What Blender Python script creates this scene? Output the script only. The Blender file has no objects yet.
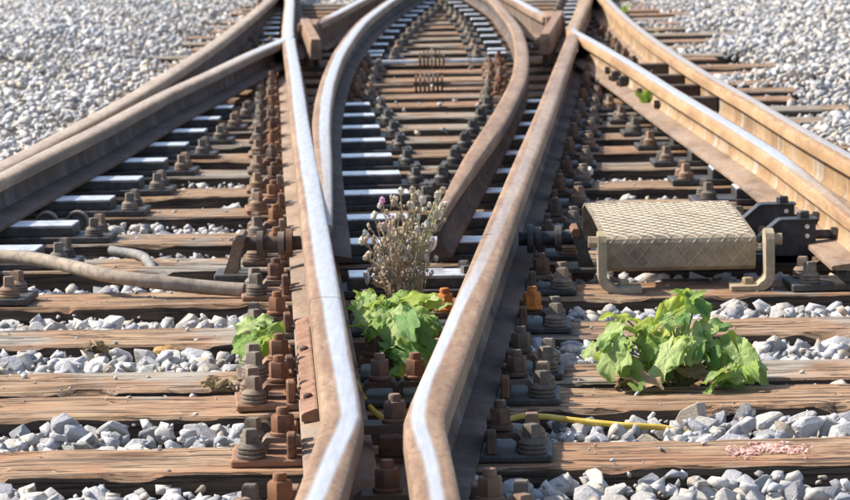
import bpy, bmesh, math, random
import numpy as np
from mathutils import Vector, Matrix, noise as mnoise
random.seed(7); np.random.seed(7)
R = math.radians
scene = bpy.context.scene
C = scene.collection

# ------------------------------------------------------------------ camera
ZR = 0.17                                   # top of the rails above the sleepers
CAM = Vector((0.1285, 0.0, 1.031))
c_right = Vector((0.99977207, 0.00899791, -0.01936104))
c_up = Vector((0.01815551, 0.11883452, 0.99274807))
c_fwd = Vector((-0.01123342, 0.9928733, -0.11864408))
cd = bpy.data.cameras.new('camera'); cam = bpy.data.objects.new('camera', cd); C.objects.link(cam)
m = Matrix((c_right, c_up, -c_fwd)).transposed().to_4x4(); m.translation = CAM
cam.matrix_world = m
cd.sensor_width = 36.0; cd.lens = 36.0 * 3200 / 850; cd.clip_start = 0.1; cd.clip_end = 300
cd.dof.use_dof = True; cd.dof.focus_distance = 6.2; cd.dof.aperture_fstop = 16
scene.camera = cam

# ------------------------------------------------------------------ light
SUN_AZ, SUN_EL = R(-74), R(43)
w = bpy.data.worlds.new('World'); scene.world = w; w.use_nodes = True
nt = w.node_tree; bg = nt.nodes['Background']; sky = nt.nodes.new('ShaderNodeTexSky')
sky.sky_type = 'NISHITA'; sky.sun_disc = False; sky.sun_elevation = SUN_EL; sky.sun_rotation = SUN_AZ % (2 * math.pi)
sky.air_density = 1.0; sky.dust_density = 1.5
nt.links.new(sky.outputs[0], bg.inputs[0]); bg.inputs[1].default_value = 0.12
sd = bpy.data.lights.new('sun', 'SUN'); sd.energy = 4.3; sd.angle = R(0.6); sd.color = (1.0, 0.92, 0.79)
so = bpy.data.objects.new('sun', sd); C.objects.link(so)
sdir = Vector((math.sin(SUN_AZ) * math.cos(SUN_EL), math.cos(SUN_AZ) * math.cos(SUN_EL), math.sin(SUN_EL)))
so.rotation_euler = sdir.to_track_quat('Z', 'Y').to_euler(); so.location = (-6, 4, 8)
scene.view_settings.view_transform = 'Standard'; scene.view_settings.look = 'None'
scene.view_settings.exposure = 0.88; scene.view_settings.gamma = 1.0

def at(px, py, Y):
    """point of the line of sight through a pixel of the photograph at distance Y along the track"""
    d = c_right * (px - 425) + c_up * (250 - py) + c_fwd * 3200
    return CAM + d * (Y / d.y)
def atz(px, py, z):
    d = c_right * (px - 425) + c_up * (250 - py) + c_fwd * 3200
    return CAM + d * ((z - CAM.z) / d.z)

# ------------------------------------------------------------------ materials
class NT:
    def __init__(s, name):
        s.m = bpy.data.materials.new(name); s.m.use_nodes = True
        s.t = s.m.node_tree; s.b = s.t.nodes['Principled BSDF']; s.out = s.t.nodes['Material Output']
    def n(s, typ, **kw):
        nd = s.t.nodes.new('ShaderNode' + typ)
        for k, v in kw.items():
            if hasattr(nd, k): setattr(nd, k, v)
        return nd
    def l(s, a, b): s.t.links.new(a, b)
    def coord(s, scale=(1, 1, 1), kind='Object', rnd=False):
        tc = s.n('TexCoord'); mp = s.n('Mapping'); s.l(tc.outputs[kind], mp.inputs[0])
        mp.inputs['Scale'].default_value = scale
        if rnd:
            oi = s.n('ObjectInfo'); mu = s.n('VectorMath', operation='SCALE'); mu.inputs[0].default_value = (37, 61, 23)
            s.l(oi.outputs['Random'], mu.inputs['Scale']); s.l(mu.outputs[0], mp.inputs['Location'])
        return mp.outputs[0]
    def noise(s, vec, scale, detail=4, rough=0.6, dist=0.0):
        nd = s.n('TexNoise'); s.l(vec, nd.inputs['Vector'])
        nd.inputs['Scale'].default_value = scale; nd.inputs['Detail'].default_value = detail
        nd.inputs['Roughness'].default_value = rough; nd.inputs['Distortion'].default_value = dist
        return nd.outputs[0]
    def ramp(s, fac, stops):
        nd = s.n('ValToRGB'); s.l(fac, nd.inputs[0]); e = nd.color_ramp.elements
        e[0].position, e[0].color = stops[0][0], (*stops[0][1], 1)
        e[1].position, e[1].color = stops[-1][0], (*stops[-1][1], 1)
        for p, c in stops[1:-1]:
            x = e.new(p); x.color = (*c, 1)
        return nd.outputs[0]
    def fr(s, fac, a, b):
        nd = s.n('MapRange'); s.l(fac, nd.inputs[0]); nd.inputs[1].default_value = a; nd.inputs[2].default_value = b
        return nd.outputs[0]
    def mix(s, fac, a, b, bt='MIX'):
        nd = s.n('Mix', data_type='RGBA', blend_type=bt)
        for i, v in ((0, fac), (6, a), (7, b)):
            if isinstance(v, (int, float)): nd.inputs[i].default_value = v
            elif isinstance(v, tuple): nd.inputs[i].default_value = (*v, 1)
            else: s.l(v, nd.inputs[i])
        return nd.outputs[2]
    def math(s, op, a, b=0.0, clamp=False):
        nd = s.n('Math', operation=op); nd.use_clamp = clamp
        for i, v in ((0, a), (1, b)):
            if isinstance(v, (int, float)): nd.inputs[i].default_value = v
            else: s.l(v, nd.inputs[i])
        return nd.outputs[0]
    def bump(s, h, dist, strength=1.0):
        nd = s.n('Bump'); s.l(h, nd.inputs['Height']); nd.inputs['Distance'].default_value = dist
        nd.inputs['Strength'].default_value = strength; s.l(nd.outputs[0], s.b.inputs['Normal']); return nd
    def col(s, c): s.l(c, s.b.inputs['Base Color'])
    def rough(s, v):
        if isinstance(v, float): s.b.inputs['Roughness'].default_value = v
        else: s.l(v, s.b.inputs['Roughness'])

def stone_mat(name, attr):
    k = NT(name)
    if attr:
        a = k.n('Attribute'); a.attribute_name = 'rnd'; rnd = a.outputs['Fac']; v = k.coord()
    else:
        rnd = k.n('ObjectInfo').outputs['Random']; v = k.coord(rnd=True)
    base = k.ramp(rnd, [(0, (.24, .24, .25)), (.12, (.40, .41, .44)), (.35, (.58, .58, .60)), (.55, (.52, .49, .45)),
                        (.68, (.66, .64, .61)), (.80, (.50, .41, .31)), (.88, (.70, .69, .67)), (1, (.32, .30, .28))])
    n1 = k.noise(v, 26 if attr else 1.7, 8, .72); n2 = k.noise(v, 110 if attr else 7, 5, .7)
    c = k.mix(.42 if attr else .22, base, (.68, .63, .55))
    c = k.mix(k.math('MULTIPLY', k.fr(n1, .5, .3), .55), base, c)
    c = k.mix(k.math('MULTIPLY', k.fr(n2, .52, .72), .45), c, (.30, .28, .26))
    k.col(c); k.rough(.9); k.bump(k.math('ADD', n1, k.math('MULTIPLY', n2, .4)), .006 if attr else .012, 1.0 if attr else .9)
    return k.m

def metal_mat(name, cols, scale=30, rough=.8, bump=.002, metallic=0.0, rnd=True, var=.0):
    k = NT(name); v = k.coord(rnd=rnd)
    n1 = k.noise(v, scale, 7, .7); n2 = k.noise(v, scale * 6, 4, .7)
    f = k.math('ADD', k.math('MULTIPLY', n1, .75), k.math('MULTIPLY', n2, .25))
    cc = k.ramp(f, [(.36 + .28 * i / (len(cols) - 1), c) for i, c in enumerate(cols)])
    if var > 0:
        rr = k.n('ObjectInfo').outputs['Random']; r2 = k.math('FRACT', k.math('MULTIPLY', rr, 7.31))
        cc = k.mix(k.math('MULTIPLY', k.fr(rr, .55, 1.0), var), cc, (.30, .26, .21)); cc = k.mix(k.math('MULTIPLY', k.fr(r2, .5, 1.0), var), cc, (.30, .14, .06)); cc = k.mix(k.math('MULTIPLY', k.fr(r2, .45, .0), var), cc, (.05, .04, .035))
    k.col(cc)
    k.rough(rough); k.b.inputs['Metallic'].default_value = metallic; k.bump(f, bump, .8)
    return k.m

def rail_mat(name, rust, sidec, side=.65):
    """rail head: rust tinted steel with a worn running band whose place is stored on the mesh"""
    k = NT(name); v = k.coord((1, .12, 1)); vv = k.coord((1, .22, 1))
    def at_(nm):
        a = k.n('Attribute'); a.attribute_name = nm; return a.outputs['Fac']
    u, bc, bw, pol = at_('rail_u'), at_('band_c'), at_('band_w'), at_('polish')
    n0 = k.noise(v, 70, 5, .6); nb = k.noise(vv, 9, 4, .6); nf = k.noise(vv, 240, 3, .7); nl = k.noise(v, 14, 3, .5)
    rc = k.ramp(k.math('ADD', k.math('MULTIPLY', n0, .4), k.math('MULTIPLY', nb, .6)), [(.30, rust[0]), (.5, rust[1]), (.7, rust[2])])
    rc = k.mix(k.math('MULTIPLY', k.fr(k.noise(k.coord((1, .4, 1)), 90, 6, .75), .50, .64), .7), rc, k.mix(1.0, rc, (.52, .42, .35), 'MULTIPLY'))
    rc = k.mix(k.math('MULTIPLY', k.fr(k.noise(k.coord((1, .15, 1)), 26, 5, .7), .54, .66), .5), rc, (.20, .095, .05))
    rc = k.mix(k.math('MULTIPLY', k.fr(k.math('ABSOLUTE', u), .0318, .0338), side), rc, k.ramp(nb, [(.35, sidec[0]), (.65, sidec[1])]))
    d = k.math('ABSOLUTE', k.math('SUBTRACT', u, bc))
    e = k.math('SUBTRACT', bw, d)
    e = k.math('ADD', e, k.math('MULTIPLY', k.math('SUBTRACT', nl, .5), .006))
    f = k.fr(e, -.0036, .0060)
    f = k.math('MULTIPLY', f, pol)
    f2 = k.math('MULTIPLY', f, k.math('ADD', .88, k.math('MULTIPLY', k.fr(k.noise(k.coord((1, .03, 1)), 120, 4, .7), .3, .6), .12)))
    steel = k.ramp(n0, [(.3, (.64, .63, .64)), (.7, (.80, .79, .79))])
    k.col(k.mix(k.math('POWER', f2, 2.2), rc, steel))
    k.l(k.math('MULTIPLY', f2, .65), k.b.inputs['Metallic'])
    k.rough(k.math('SUBTRACT', .72, k.math('MULTIPLY', f2, .32)))
    k.bump(k.math('ADD', nf, n0), .0006, .5)
    return k.m

M = {}
M['stone'] = stone_mat('limestone', False); M['stone_mass'] = stone_mat('limestone_mass', True)
TAN = ((.13, .07, .04), (.26, .16, .095), (.40, .285, .19)); YEL = ((.22, .12, .055), (.35, .22, .11), (.46, .33, .20))
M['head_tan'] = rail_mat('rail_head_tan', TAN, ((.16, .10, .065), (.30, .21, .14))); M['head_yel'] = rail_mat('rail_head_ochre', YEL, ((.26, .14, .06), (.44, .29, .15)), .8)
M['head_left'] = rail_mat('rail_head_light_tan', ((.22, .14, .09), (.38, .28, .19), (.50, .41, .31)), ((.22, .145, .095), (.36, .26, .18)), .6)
M['head_left_shaded'] = rail_mat('rail_head_light_top', ((.22, .14, .09), (.38, .28, .19), (.50, .41, .31)), ((.10, .075, .06), (.22, .15, .11)), .9)  # same tan top; darker sides carry the left switch rail's shade in colour
M['head_shaded'] = rail_mat('rail_head_shaded_sides', TAN, ((.04, .033, .03), (.11, .075, .055)), .97)  # tan head with its sides coloured dark to paint in their shade
def web_mat(name, cols, streak):
    k = NT(name); v = k.coord((1, .3, .6)); vv = k.coord((1, .3, 1))
    n1 = k.noise(v, 9, 4, .6); n2 = k.noise(vv, 60, 6, .72); n3 = k.noise(k.coord((1, 1, .06)), 7, 4, .6)
    f = k.math('ADD', k.math('MULTIPLY', n1, .65), k.math('MULTIPLY', n2, .35))
    c = k.ramp(f, [(.32, cols[0]), (.5, cols[1]), (.68, cols[2])])
    c = k.mix(k.math('MULTIPLY', k.fr(n3, .52, .62), .6), c, streak)
    c = k.mix(k.math('MULTIPLY', k.fr(k.noise(k.coord((1, .5, 1)), 130, 4, .75), .54, .66), .6), c, k.mix(1.0, c, (.45, .36, .30), 'MULTIPLY'))
    k.col(c); k.rough(.85); k.bump(n2, .0010, .6); return k.m
M['web_brown'] = web_mat('rail_web_brown', ((.07, .05, .04), (.15, .10, .07), (.24, .18, .13)), (.20, .19, .19))
M['web_yel'] = web_mat('rail_web_ochre', ((.16, .09, .045), (.32, .20, .10), (.42, .30, .18)), (.40, .39, .36))
M['web_shaded'] = web_mat('rail_web_shaded', ((.03, .025, .024), (.075, .058, .048), (.14, .10, .08)), (.15, .15, .155))  # shade on the switch rail webs is put into this darker colour
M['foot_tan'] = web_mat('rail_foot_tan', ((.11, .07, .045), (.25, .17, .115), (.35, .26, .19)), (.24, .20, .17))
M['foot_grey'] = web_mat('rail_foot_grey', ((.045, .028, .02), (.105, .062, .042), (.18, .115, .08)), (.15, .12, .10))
M['rust'] = metal_mat('rusty_iron', ((.05, .028, .02), (.15, .07, .04), (.27, .13, .07)), 30, var=.5)
M['rust_dark'] = metal_mat('dark_rusty_iron', ((.035, .025, .02), (.09, .055, .038), (.17, .10, .06)), 30, var=.5)
M['orange'] = metal_mat('fresh_orange_rust', ((.22, .07, .02), (.50, .17, .03), (.62, .26, .06)), 40)
M['rust_ochre'] = metal_mat('ochre_rusty_iron', ((.12, .05, .02), (.30, .14, .06), (.42, .24, .12)), 30)
M['bar'] = metal_mat('red_brown_bar', ((.11, .05, .03), (.24, .125, .075), (.33, .20, .13)), 26)
M['iron'] = metal_mat('weathered_iron', ((.07, .055, .045), (.17, .14, .11), (.28, .24, .19)), 30, var=.5)
M['iron_dark'] = metal_mat('oily_iron', ((.025, .023, .023), (.07, .062, .056), (.13, .12, .11)), 30, rough=.6)
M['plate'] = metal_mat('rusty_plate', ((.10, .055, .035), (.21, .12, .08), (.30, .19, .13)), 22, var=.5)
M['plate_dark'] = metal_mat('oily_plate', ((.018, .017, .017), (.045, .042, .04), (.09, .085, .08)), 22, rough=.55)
M['slide'] = metal_mat('polished_slide', ((.34, .34, .35), (.72, .72, .74), (.86, .86, .87)), 22, rough=.36, bump=.0004, metallic=.5)
M['black'] = metal_mat('black_lug', ((.012, .012, .014), (.03, .03, .034), (.055, .055, .06)), 25, rough=.5)
M['tread'] = metal_mat('tread_plate_dusty', ((.13, .10, .07), (.27, .215, .145), (.37, .31, .22)), 16, rough=.6, bump=.0006, metallic=.1)
M['tread_rib'] = metal_mat('tread_ribs_worn', ((.22, .175, .12), (.38, .315, .22), (.50, .43, .32)), 16, rough=.55, bump=.0004, metallic=.1)
M['bracket'] = metal_mat('bracket_dusty', ((.22, .17, .11), (.35, .28, .18), (.46, .38, .27)), 18, rough=.8)
M['hose'] = metal_mat('dusty_hose', ((.13, .11, .09), (.27, .22, .17), (.38, .32, .25)), 26, bump=.0015)
M['hose_grey'] = metal_mat('grey_hose', ((.12, .12, .12), (.22, .22, .21), (.32, .30, .27)), 30)
M['yellow'] = metal_mat('yellow_cable', ((.50, .33, .04), (.68, .47, .07), (.74, .55, .15)), 20, rough=.5, bump=.0004)
M['white'] = metal_mat('white_scrap', ((.55, .55, .56), (.72, .72, .73), (.8, .8, .8)), 20)
M['pink'] = metal_mat('pink_crumbs', ((.58, .32, .27), (.74, .46, .39), (.82, .62, .55)), 60)
M['soil'] = metal_mat('dark_ballast_soil', ((.05, .045, .04), (.11, .10, .09), (.18, .165, .15)), 18, rough=1.0, bump=.01)

def wood_mat(name, top):
    k = NT(name); v = k.coord((.05, 1, 1), rnd=True); vv = k.coord(rnd=True); v2 = k.coord((.16, 1, 1), rnd=True)
    g = k.noise(v, 95, 6, .7, .6); g2 = k.noise(v2, 26, 5, .6, 1.2); big = k.noise(vv, 3.2, 3, .6); fine = k.noise(vv, 150, 3, .7)
    rnd = k.n('ObjectInfo').outputs['Random']
    f = k.math('ADD', k.math('MULTIPLY', g, .6), k.math('MULTIPLY', g2, .4))
    crack = k.fr(k.noise(v, 30, 4, .55, 2.0), .43, .37)
    crack2 = k.fr(k.noise(v, 75, 3, .5, 1.5), .41, .35)
    if top:
        a = k.ramp(f, [(.30, (.09, .05, .03)), (.44, (.27, .165, .095)), (.56, (.41, .275, .17)), (.70, (.53, .40, .27))])
        b = k.ramp(f, [(.32, (.12, .05, .025)), (.48, (.34, .165, .08)), (.66, (.47, .27, .15))])
        gcol = k.ramp(f, [(.30, (.14, .11, .09)), (.48, (.30, .26, .21)), (.66, (.42, .38, .32))])
        c = k.mix(k.fr(big, .42, .62), a, b)
        c = k.mix(k.fr(k.math('ADD', big, k.math('MULTIPLY', rnd, .25)), .62, .74), c, gcol)
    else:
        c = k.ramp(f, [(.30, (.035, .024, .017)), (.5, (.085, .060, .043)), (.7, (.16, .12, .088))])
    c = k.mix(k.math('MULTIPLY', k.fr(k.math('FRACT', k.math('MULTIPLY', rnd, 5.7)), .4, 1.0), .35), c, k.mix(1.0, c, (.62, .56, .50), 'MULTIPLY'))
    stn = k.fr(k.noise(vv, 7, 5, .7), .58, .70); c = k.mix(k.math('MULTIPLY', stn, .55), c, (.10, .065, .045))
    ck = k.math('MAXIMUM', crack, crack2)
    c = k.mix(k.math('MULTIPLY', ck, .72), c, (.03, .02, .015))
    k.col(c); k.rough(.9)
    h = k.math('SUBTRACT', k.math('ADD', k.math('MULTIPLY', f, .8), k.math('MULTIPLY', fine, .08)), k.math('MULTIPLY', ck, .9))
    k.bump(h, .009 if top else .012, 1.0); return k.m
M['wood'] = wood_mat('weathered_sleeper_wood', True); M['wood_side'] = wood_mat('dark_sleeper_side', False)  # side faces use a darker wood colour than the tops

def leaf_mat(name, c0, c1, trans=.35):
    k = NT(name); v = k.coord(rnd=True)
    n1 = k.noise(v, 2.2, 5, .65); n2 = k.noise(v, 9, 4, .65); rnd = k.n('ObjectInfo').outputs['Random']
    c = k.mix(k.fr(k.math('ADD', k.math('MULTIPLY', n1, .7), k.math('MULTIPLY', rnd, .4)), .3, .8), c0, c1)
    a = k.n('Attribute'); a.attribute_name = 'vein'
    c = k.mix(k.math('MULTIPLY', a.outputs['Fac'], .45), c, (.42, .52, .26))
    c = k.mix(k.math('MULTIPLY', k.fr(n2, .64, .72), .5), c, (.30, .20, .10))
    k.col(c); k.rough(.55); k.bump(n2, .004, .8)
    tr = k.n('BsdfTranslucent'); mx = k.n('MixShader'); mx.inputs[0].default_value = trans
    tc = k.mix(.5, c, (.40, .55, .06)); k.l(tc, tr.inputs[0])
    k.l(k.b.outputs[0], mx.inputs[1]); k.l(tr.outputs[0], mx.inputs[2]); k.l(mx.outputs[0], k.out.inputs[0])
    return k.m
M['leaf'] = leaf_mat('leaf_green', (.18, .33, .055), (.36, .50, .11), .42)
M['leaf_pale'] = leaf_mat('leaf_downy', (.30, .43, .12), (.47, .57, .22), .34)
M['leaf_dark'] = leaf_mat('leaf_deep_green', (.09, .22, .05), (.18, .34, .09), .35)
M['leaf_yel'] = leaf_mat('leaf_yellow_green', (.38, .49, .05), (.50, .57, .10), .5)
M['leaf_dry'] = leaf_mat('leaf_dry', (.20, .12, .06), (.42, .28, .15), .15)
M['leaf_orange'] = leaf_mat('leaf_orange', (.55, .28, .08), (.66, .40, .16), .2)
M['stem'] = metal_mat('green_stem', ((.10, .12, .05), (.20, .20, .09), (.30, .22, .12)), 30)
M['dry'] = metal_mat('dry_stem', ((.26, .20, .12), (.42, .33, .21), (.54, .45, .31)), 40)
M['dry_green'] = metal_mat('half_dry_stem', ((.26, .27, .12), (.40, .39, .20), (.52, .49, .29)), 40)
M['fluff'] = metal_mat('seed_fluff', ((.44, .37, .28), (.60, .53, .43), (.74, .70, .62)), 60)
M['seed'] = metal_mat('seed_husk', ((.28, .20, .12), (.44, .34, .23), (.56, .46, .34)), 60)
M['pinkflower'] = metal_mat('pink_flower', ((.45, .14, .30), (.60, .26, .42), (.70, .42, .52)), 60)

# ------------------------------------------------------------------ mesh helpers
class MB:
    def __init__(s): s.v = []; s.f = []; s.mi = []
    def add(s, vs, fs, mi=0):
        b = len(s.v); s.v += [tuple(p) for p in vs]; s.f += [tuple(i + b for i in f) for f in fs]; s.mi += [mi] * len(fs)
    def box(s, x0, x1, y0, y1, z0, z1, c=.0, mi=0, jit=0):
        """box with chamfered edges"""
        if c <= 0:
            vs = [(x, y, z) for z in (z0, z1) for y in (y0, y1) for x in (x0, x1)]
            s.add(vs, [(0, 2, 3, 1), (4, 5, 7, 6), (0, 1, 5, 4), (2, 6, 7, 3), (0, 4, 6, 2), (1, 3, 7, 5)], mi); return
        bm = bmesh.new(); bmesh.ops.create_cube(bm, size=1)
        for v in bm.verts: v.co = Vector(((x0 + x1) / 2 + v.co.x * (x1 - x0), (y0 + y1) / 2 + v.co.y * (y1 - y0), (z0 + z1) / 2 + v.co.z * (z1 - z0)))
        bmesh.ops.bevel(bm, geom=bm.edges[:], offset=c, segments=1, affect='EDGES')
        s.bm(bm, mi)
    def bm(s, bm, mi=0, mat=None):
        bm.verts.index_update()
        vs = [(mat @ v.co) if mat else v.co.copy() for v in bm.verts]
        s.add(vs, [[v.index for v in f.verts] for f in bm.faces], mi); bm.free()
    def stack(s, cx, cy, rings, n=12, rot=0., mi=0, axis='z', sq=False):
        """rings of (radius, height)"""
        vs = []; fs = []
        for r, z in rings:
            for i in range(n):
                a = rot + 2 * math.pi * i / n; p = (r * math.cos(a), r * math.sin(a))
                if axis == 'z': vs.append((cx[0] if isinstance(cx, tuple) else cx + p[0], cy + p[1], z))
                elif axis == 'x': vs.append((z, cx + p[0], cy + p[1]))
                else: vs.append((cx + p[0], z, cy + p[1]))
        for k in range(len(rings) - 1):
            for i in range(n):
                j = (i + 1) % n; fs.append((k * n + i, k * n + j, (k + 1) * n + j, (k + 1) * n + i))
        fs.append(tuple(range(n))[::-1]); fs.append(tuple((len(rings) - 1) * n + i for i in range(n)))
        s.add(vs, fs, mi)
    def prism(s, prof, y0, y1, axis='y', mi=0):
        n = len(prof); P = lambda a, b, t: (a, t, b) if axis == 'y' else ((t, a, b) if axis == 'x' else (a, b, t))
        vs = [P(a, b, y0) for a, b in prof] + [P(a, b, y1) for a, b in prof]
        fs = [(i, (i + 1) % n, n + (i + 1) % n, n + i) for i in range(n)] + [tuple(range(n))[::-1], tuple(range(n, 2 * n))]
        s.add(vs, fs, mi)
    def tube(s, pts, r, n=10, mi=0, cap=True):
        pts = [Vector(p) for p in pts]; rs = r if isinstance(r, (list, tuple)) else [r] * len(pts)
        t0 = (pts[1] - pts[0]).normalized(); up = Vector((0, 0, 1)) if abs(t0.z) < .9 else Vector((1, 0, 0))
        nrm = t0.cross(up).normalized(); vs = []; fs = []
        for k, p in enumerate(pts):
            t = (pts[min(k + 1, len(pts) - 1)] - pts[max(k - 1, 0)]).normalized()
            nrm = (nrm - t * nrm.dot(t)).normalized(); b = t.cross(nrm)
            for i in range(n):
                a = 2 * math.pi * i / n; vs.append(p + (nrm * math.cos(a) + b * math.sin(a)) * rs[k])
        for k in range(len(pts) - 1):
            for i in range(n):
                j = (i + 1) % n; fs.append((k * n + i, k * n + j, (k + 1) * n + j, (k + 1) * n + i))
        if cap: fs.append(tuple(range(n))[::-1]); fs.append(tuple((len(pts) - 1) * n + i for i in range(n)))
        s.add(vs, fs, mi)
    def mesh(s, name, mats, smooth=None):
        me = bpy.data.meshes.new(name); me.from_pydata(s.v, [], s.f); me.validate(verbose=False)
        for mt in (mats if isinstance(mats, (list, tuple)) else [mats]): me.materials.append(mt)
        if len(me.polygons) == len(s.mi) and any(s.mi): me.polygons.foreach_set('material_index', s.mi)
        bm = bmesh.new(); bm.from_mesh(me); bmesh.ops.recalc_face_normals(bm, faces=bm.faces[:]); bm.to_mesh(me); bm.free()
        if smooth:
            me.polygons.foreach_set('use_smooth', [True] * len(me.polygons)); me.set_sharp_from_angle(angle=R(smooth))
        return me
    def build(s, name, mats, parent=None, smooth=None, loc=None):
        o = bpy.data.objects.new(name, s.mesh(name, mats, smooth)); C.objects.link(o)
        if parent: o.parent = parent
        if loc: o.location = loc
        return o
def tag(o, label=None, cat=None, group=None, kind=None):
    if label: o['label'] = label
    if cat: o['category'] = cat
    if group: o['group'] = group
    if kind: o['kind'] = kind
    return o
def empty(name, loc, label, cat, group=None):
    o = bpy.data.objects.new(name, None); C.objects.link(o); o.location = loc; o.empty_display_size = .05
    return tag(o, label, cat, group)
def copy_tree(o, parent=None):
    c = o.copy(); C.objects.link(c); c.parent = parent
    for ch in KIDS.get(o.name, []): copy_tree(ch, c)
    return c
KIDS = {}
def index_kids():
    KIDS.clear()
    for o in bpy.data.objects:
        if o.parent: KIDS.setdefault(o.parent.name, []).append(o)
def spline(pts, step):
    pts = [Vector(p) for p in pts]; P = [pts[0] * 2 - pts[1]] + pts + [pts[-1] * 2 - pts[-2]]; out = []
    for i in range(1, len(P) - 2):
        n = max(1, int((P[i + 1] - P[i]).length / step))
        for k in range(n):
            t = k / n; a, b, c, d = P[i - 1], P[i], P[i + 1], P[i + 2]
            out.append(.5 * ((2 * b) + (c - a) * t + (2 * a - 5 * b + 4 * c - d) * t * t + (3 * b - a - 3 * c + d) * t ** 3))
    out.append(pts[-1]); return out
ORD = ['first', 'second', 'third', 'fourth', 'fifth', 'sixth', 'seventh', 'eighth', 'ninth', 'tenth', 'eleventh', 'twelfth', 'thirteenth',
       'fourteenth', 'fifteenth', 'sixteenth', 'seventeenth', 'eighteenth', 'nineteenth', 'twentieth', 'twenty-first', 'twenty-second',
       'twenty-third', 'twenty-fourth', 'twenty-fifth', 'twenty-sixth', 'twenty-seventh', 'twenty-eighth', 'twenty-ninth', 'thirtieth',
       'thirty-first', 'thirty-second', 'thirty-third', 'thirty-fourth', 'thirty-fifth', 'thirty-sixth']

# ------------------------------------------------------------------ ground
TIES = [4.93, 5.56, 6.15, 6.465, 7.10, 7.73, 8.42, 9.01, 9.70, 10.32, 10.97, 11.60, 12.20, 12.80, 13.40, 14.00, 14.52, 15.02, 15.68,
        16.30, 16.95, 17.30, 18.00, 18.70, 19.40, 20.10, 20.80, 21.45, 22.10, 22.75, 23.40, 24.05, 24.70]
INVIEW0 = 1                                   # TIES[1] is the first sleeper seen at the bottom of the picture
g = MB(); nx, ny = 60, 120
def gz(x, y):
    return -.135 + .012 * math.sin(3 * x + y) * math.cos(2.3 * y)
vs = [(x, y, gz(x, y)) for y in np.linspace(-3, 70, ny) for x in np.linspace(-30, 30, nx)]
g.add(vs, [(j * nx + i, j * nx + i + 1, (j + 1) * nx + i + 1, (j + 1) * nx + i) for j in range(ny - 1) for i in range(nx - 1)])
ground = g.build('ballast_ground', M['soil']); ground['kind'] = 'structure'; ground['label'] = 'bed of pale grey crushed limestone ballast under the track'

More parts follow.
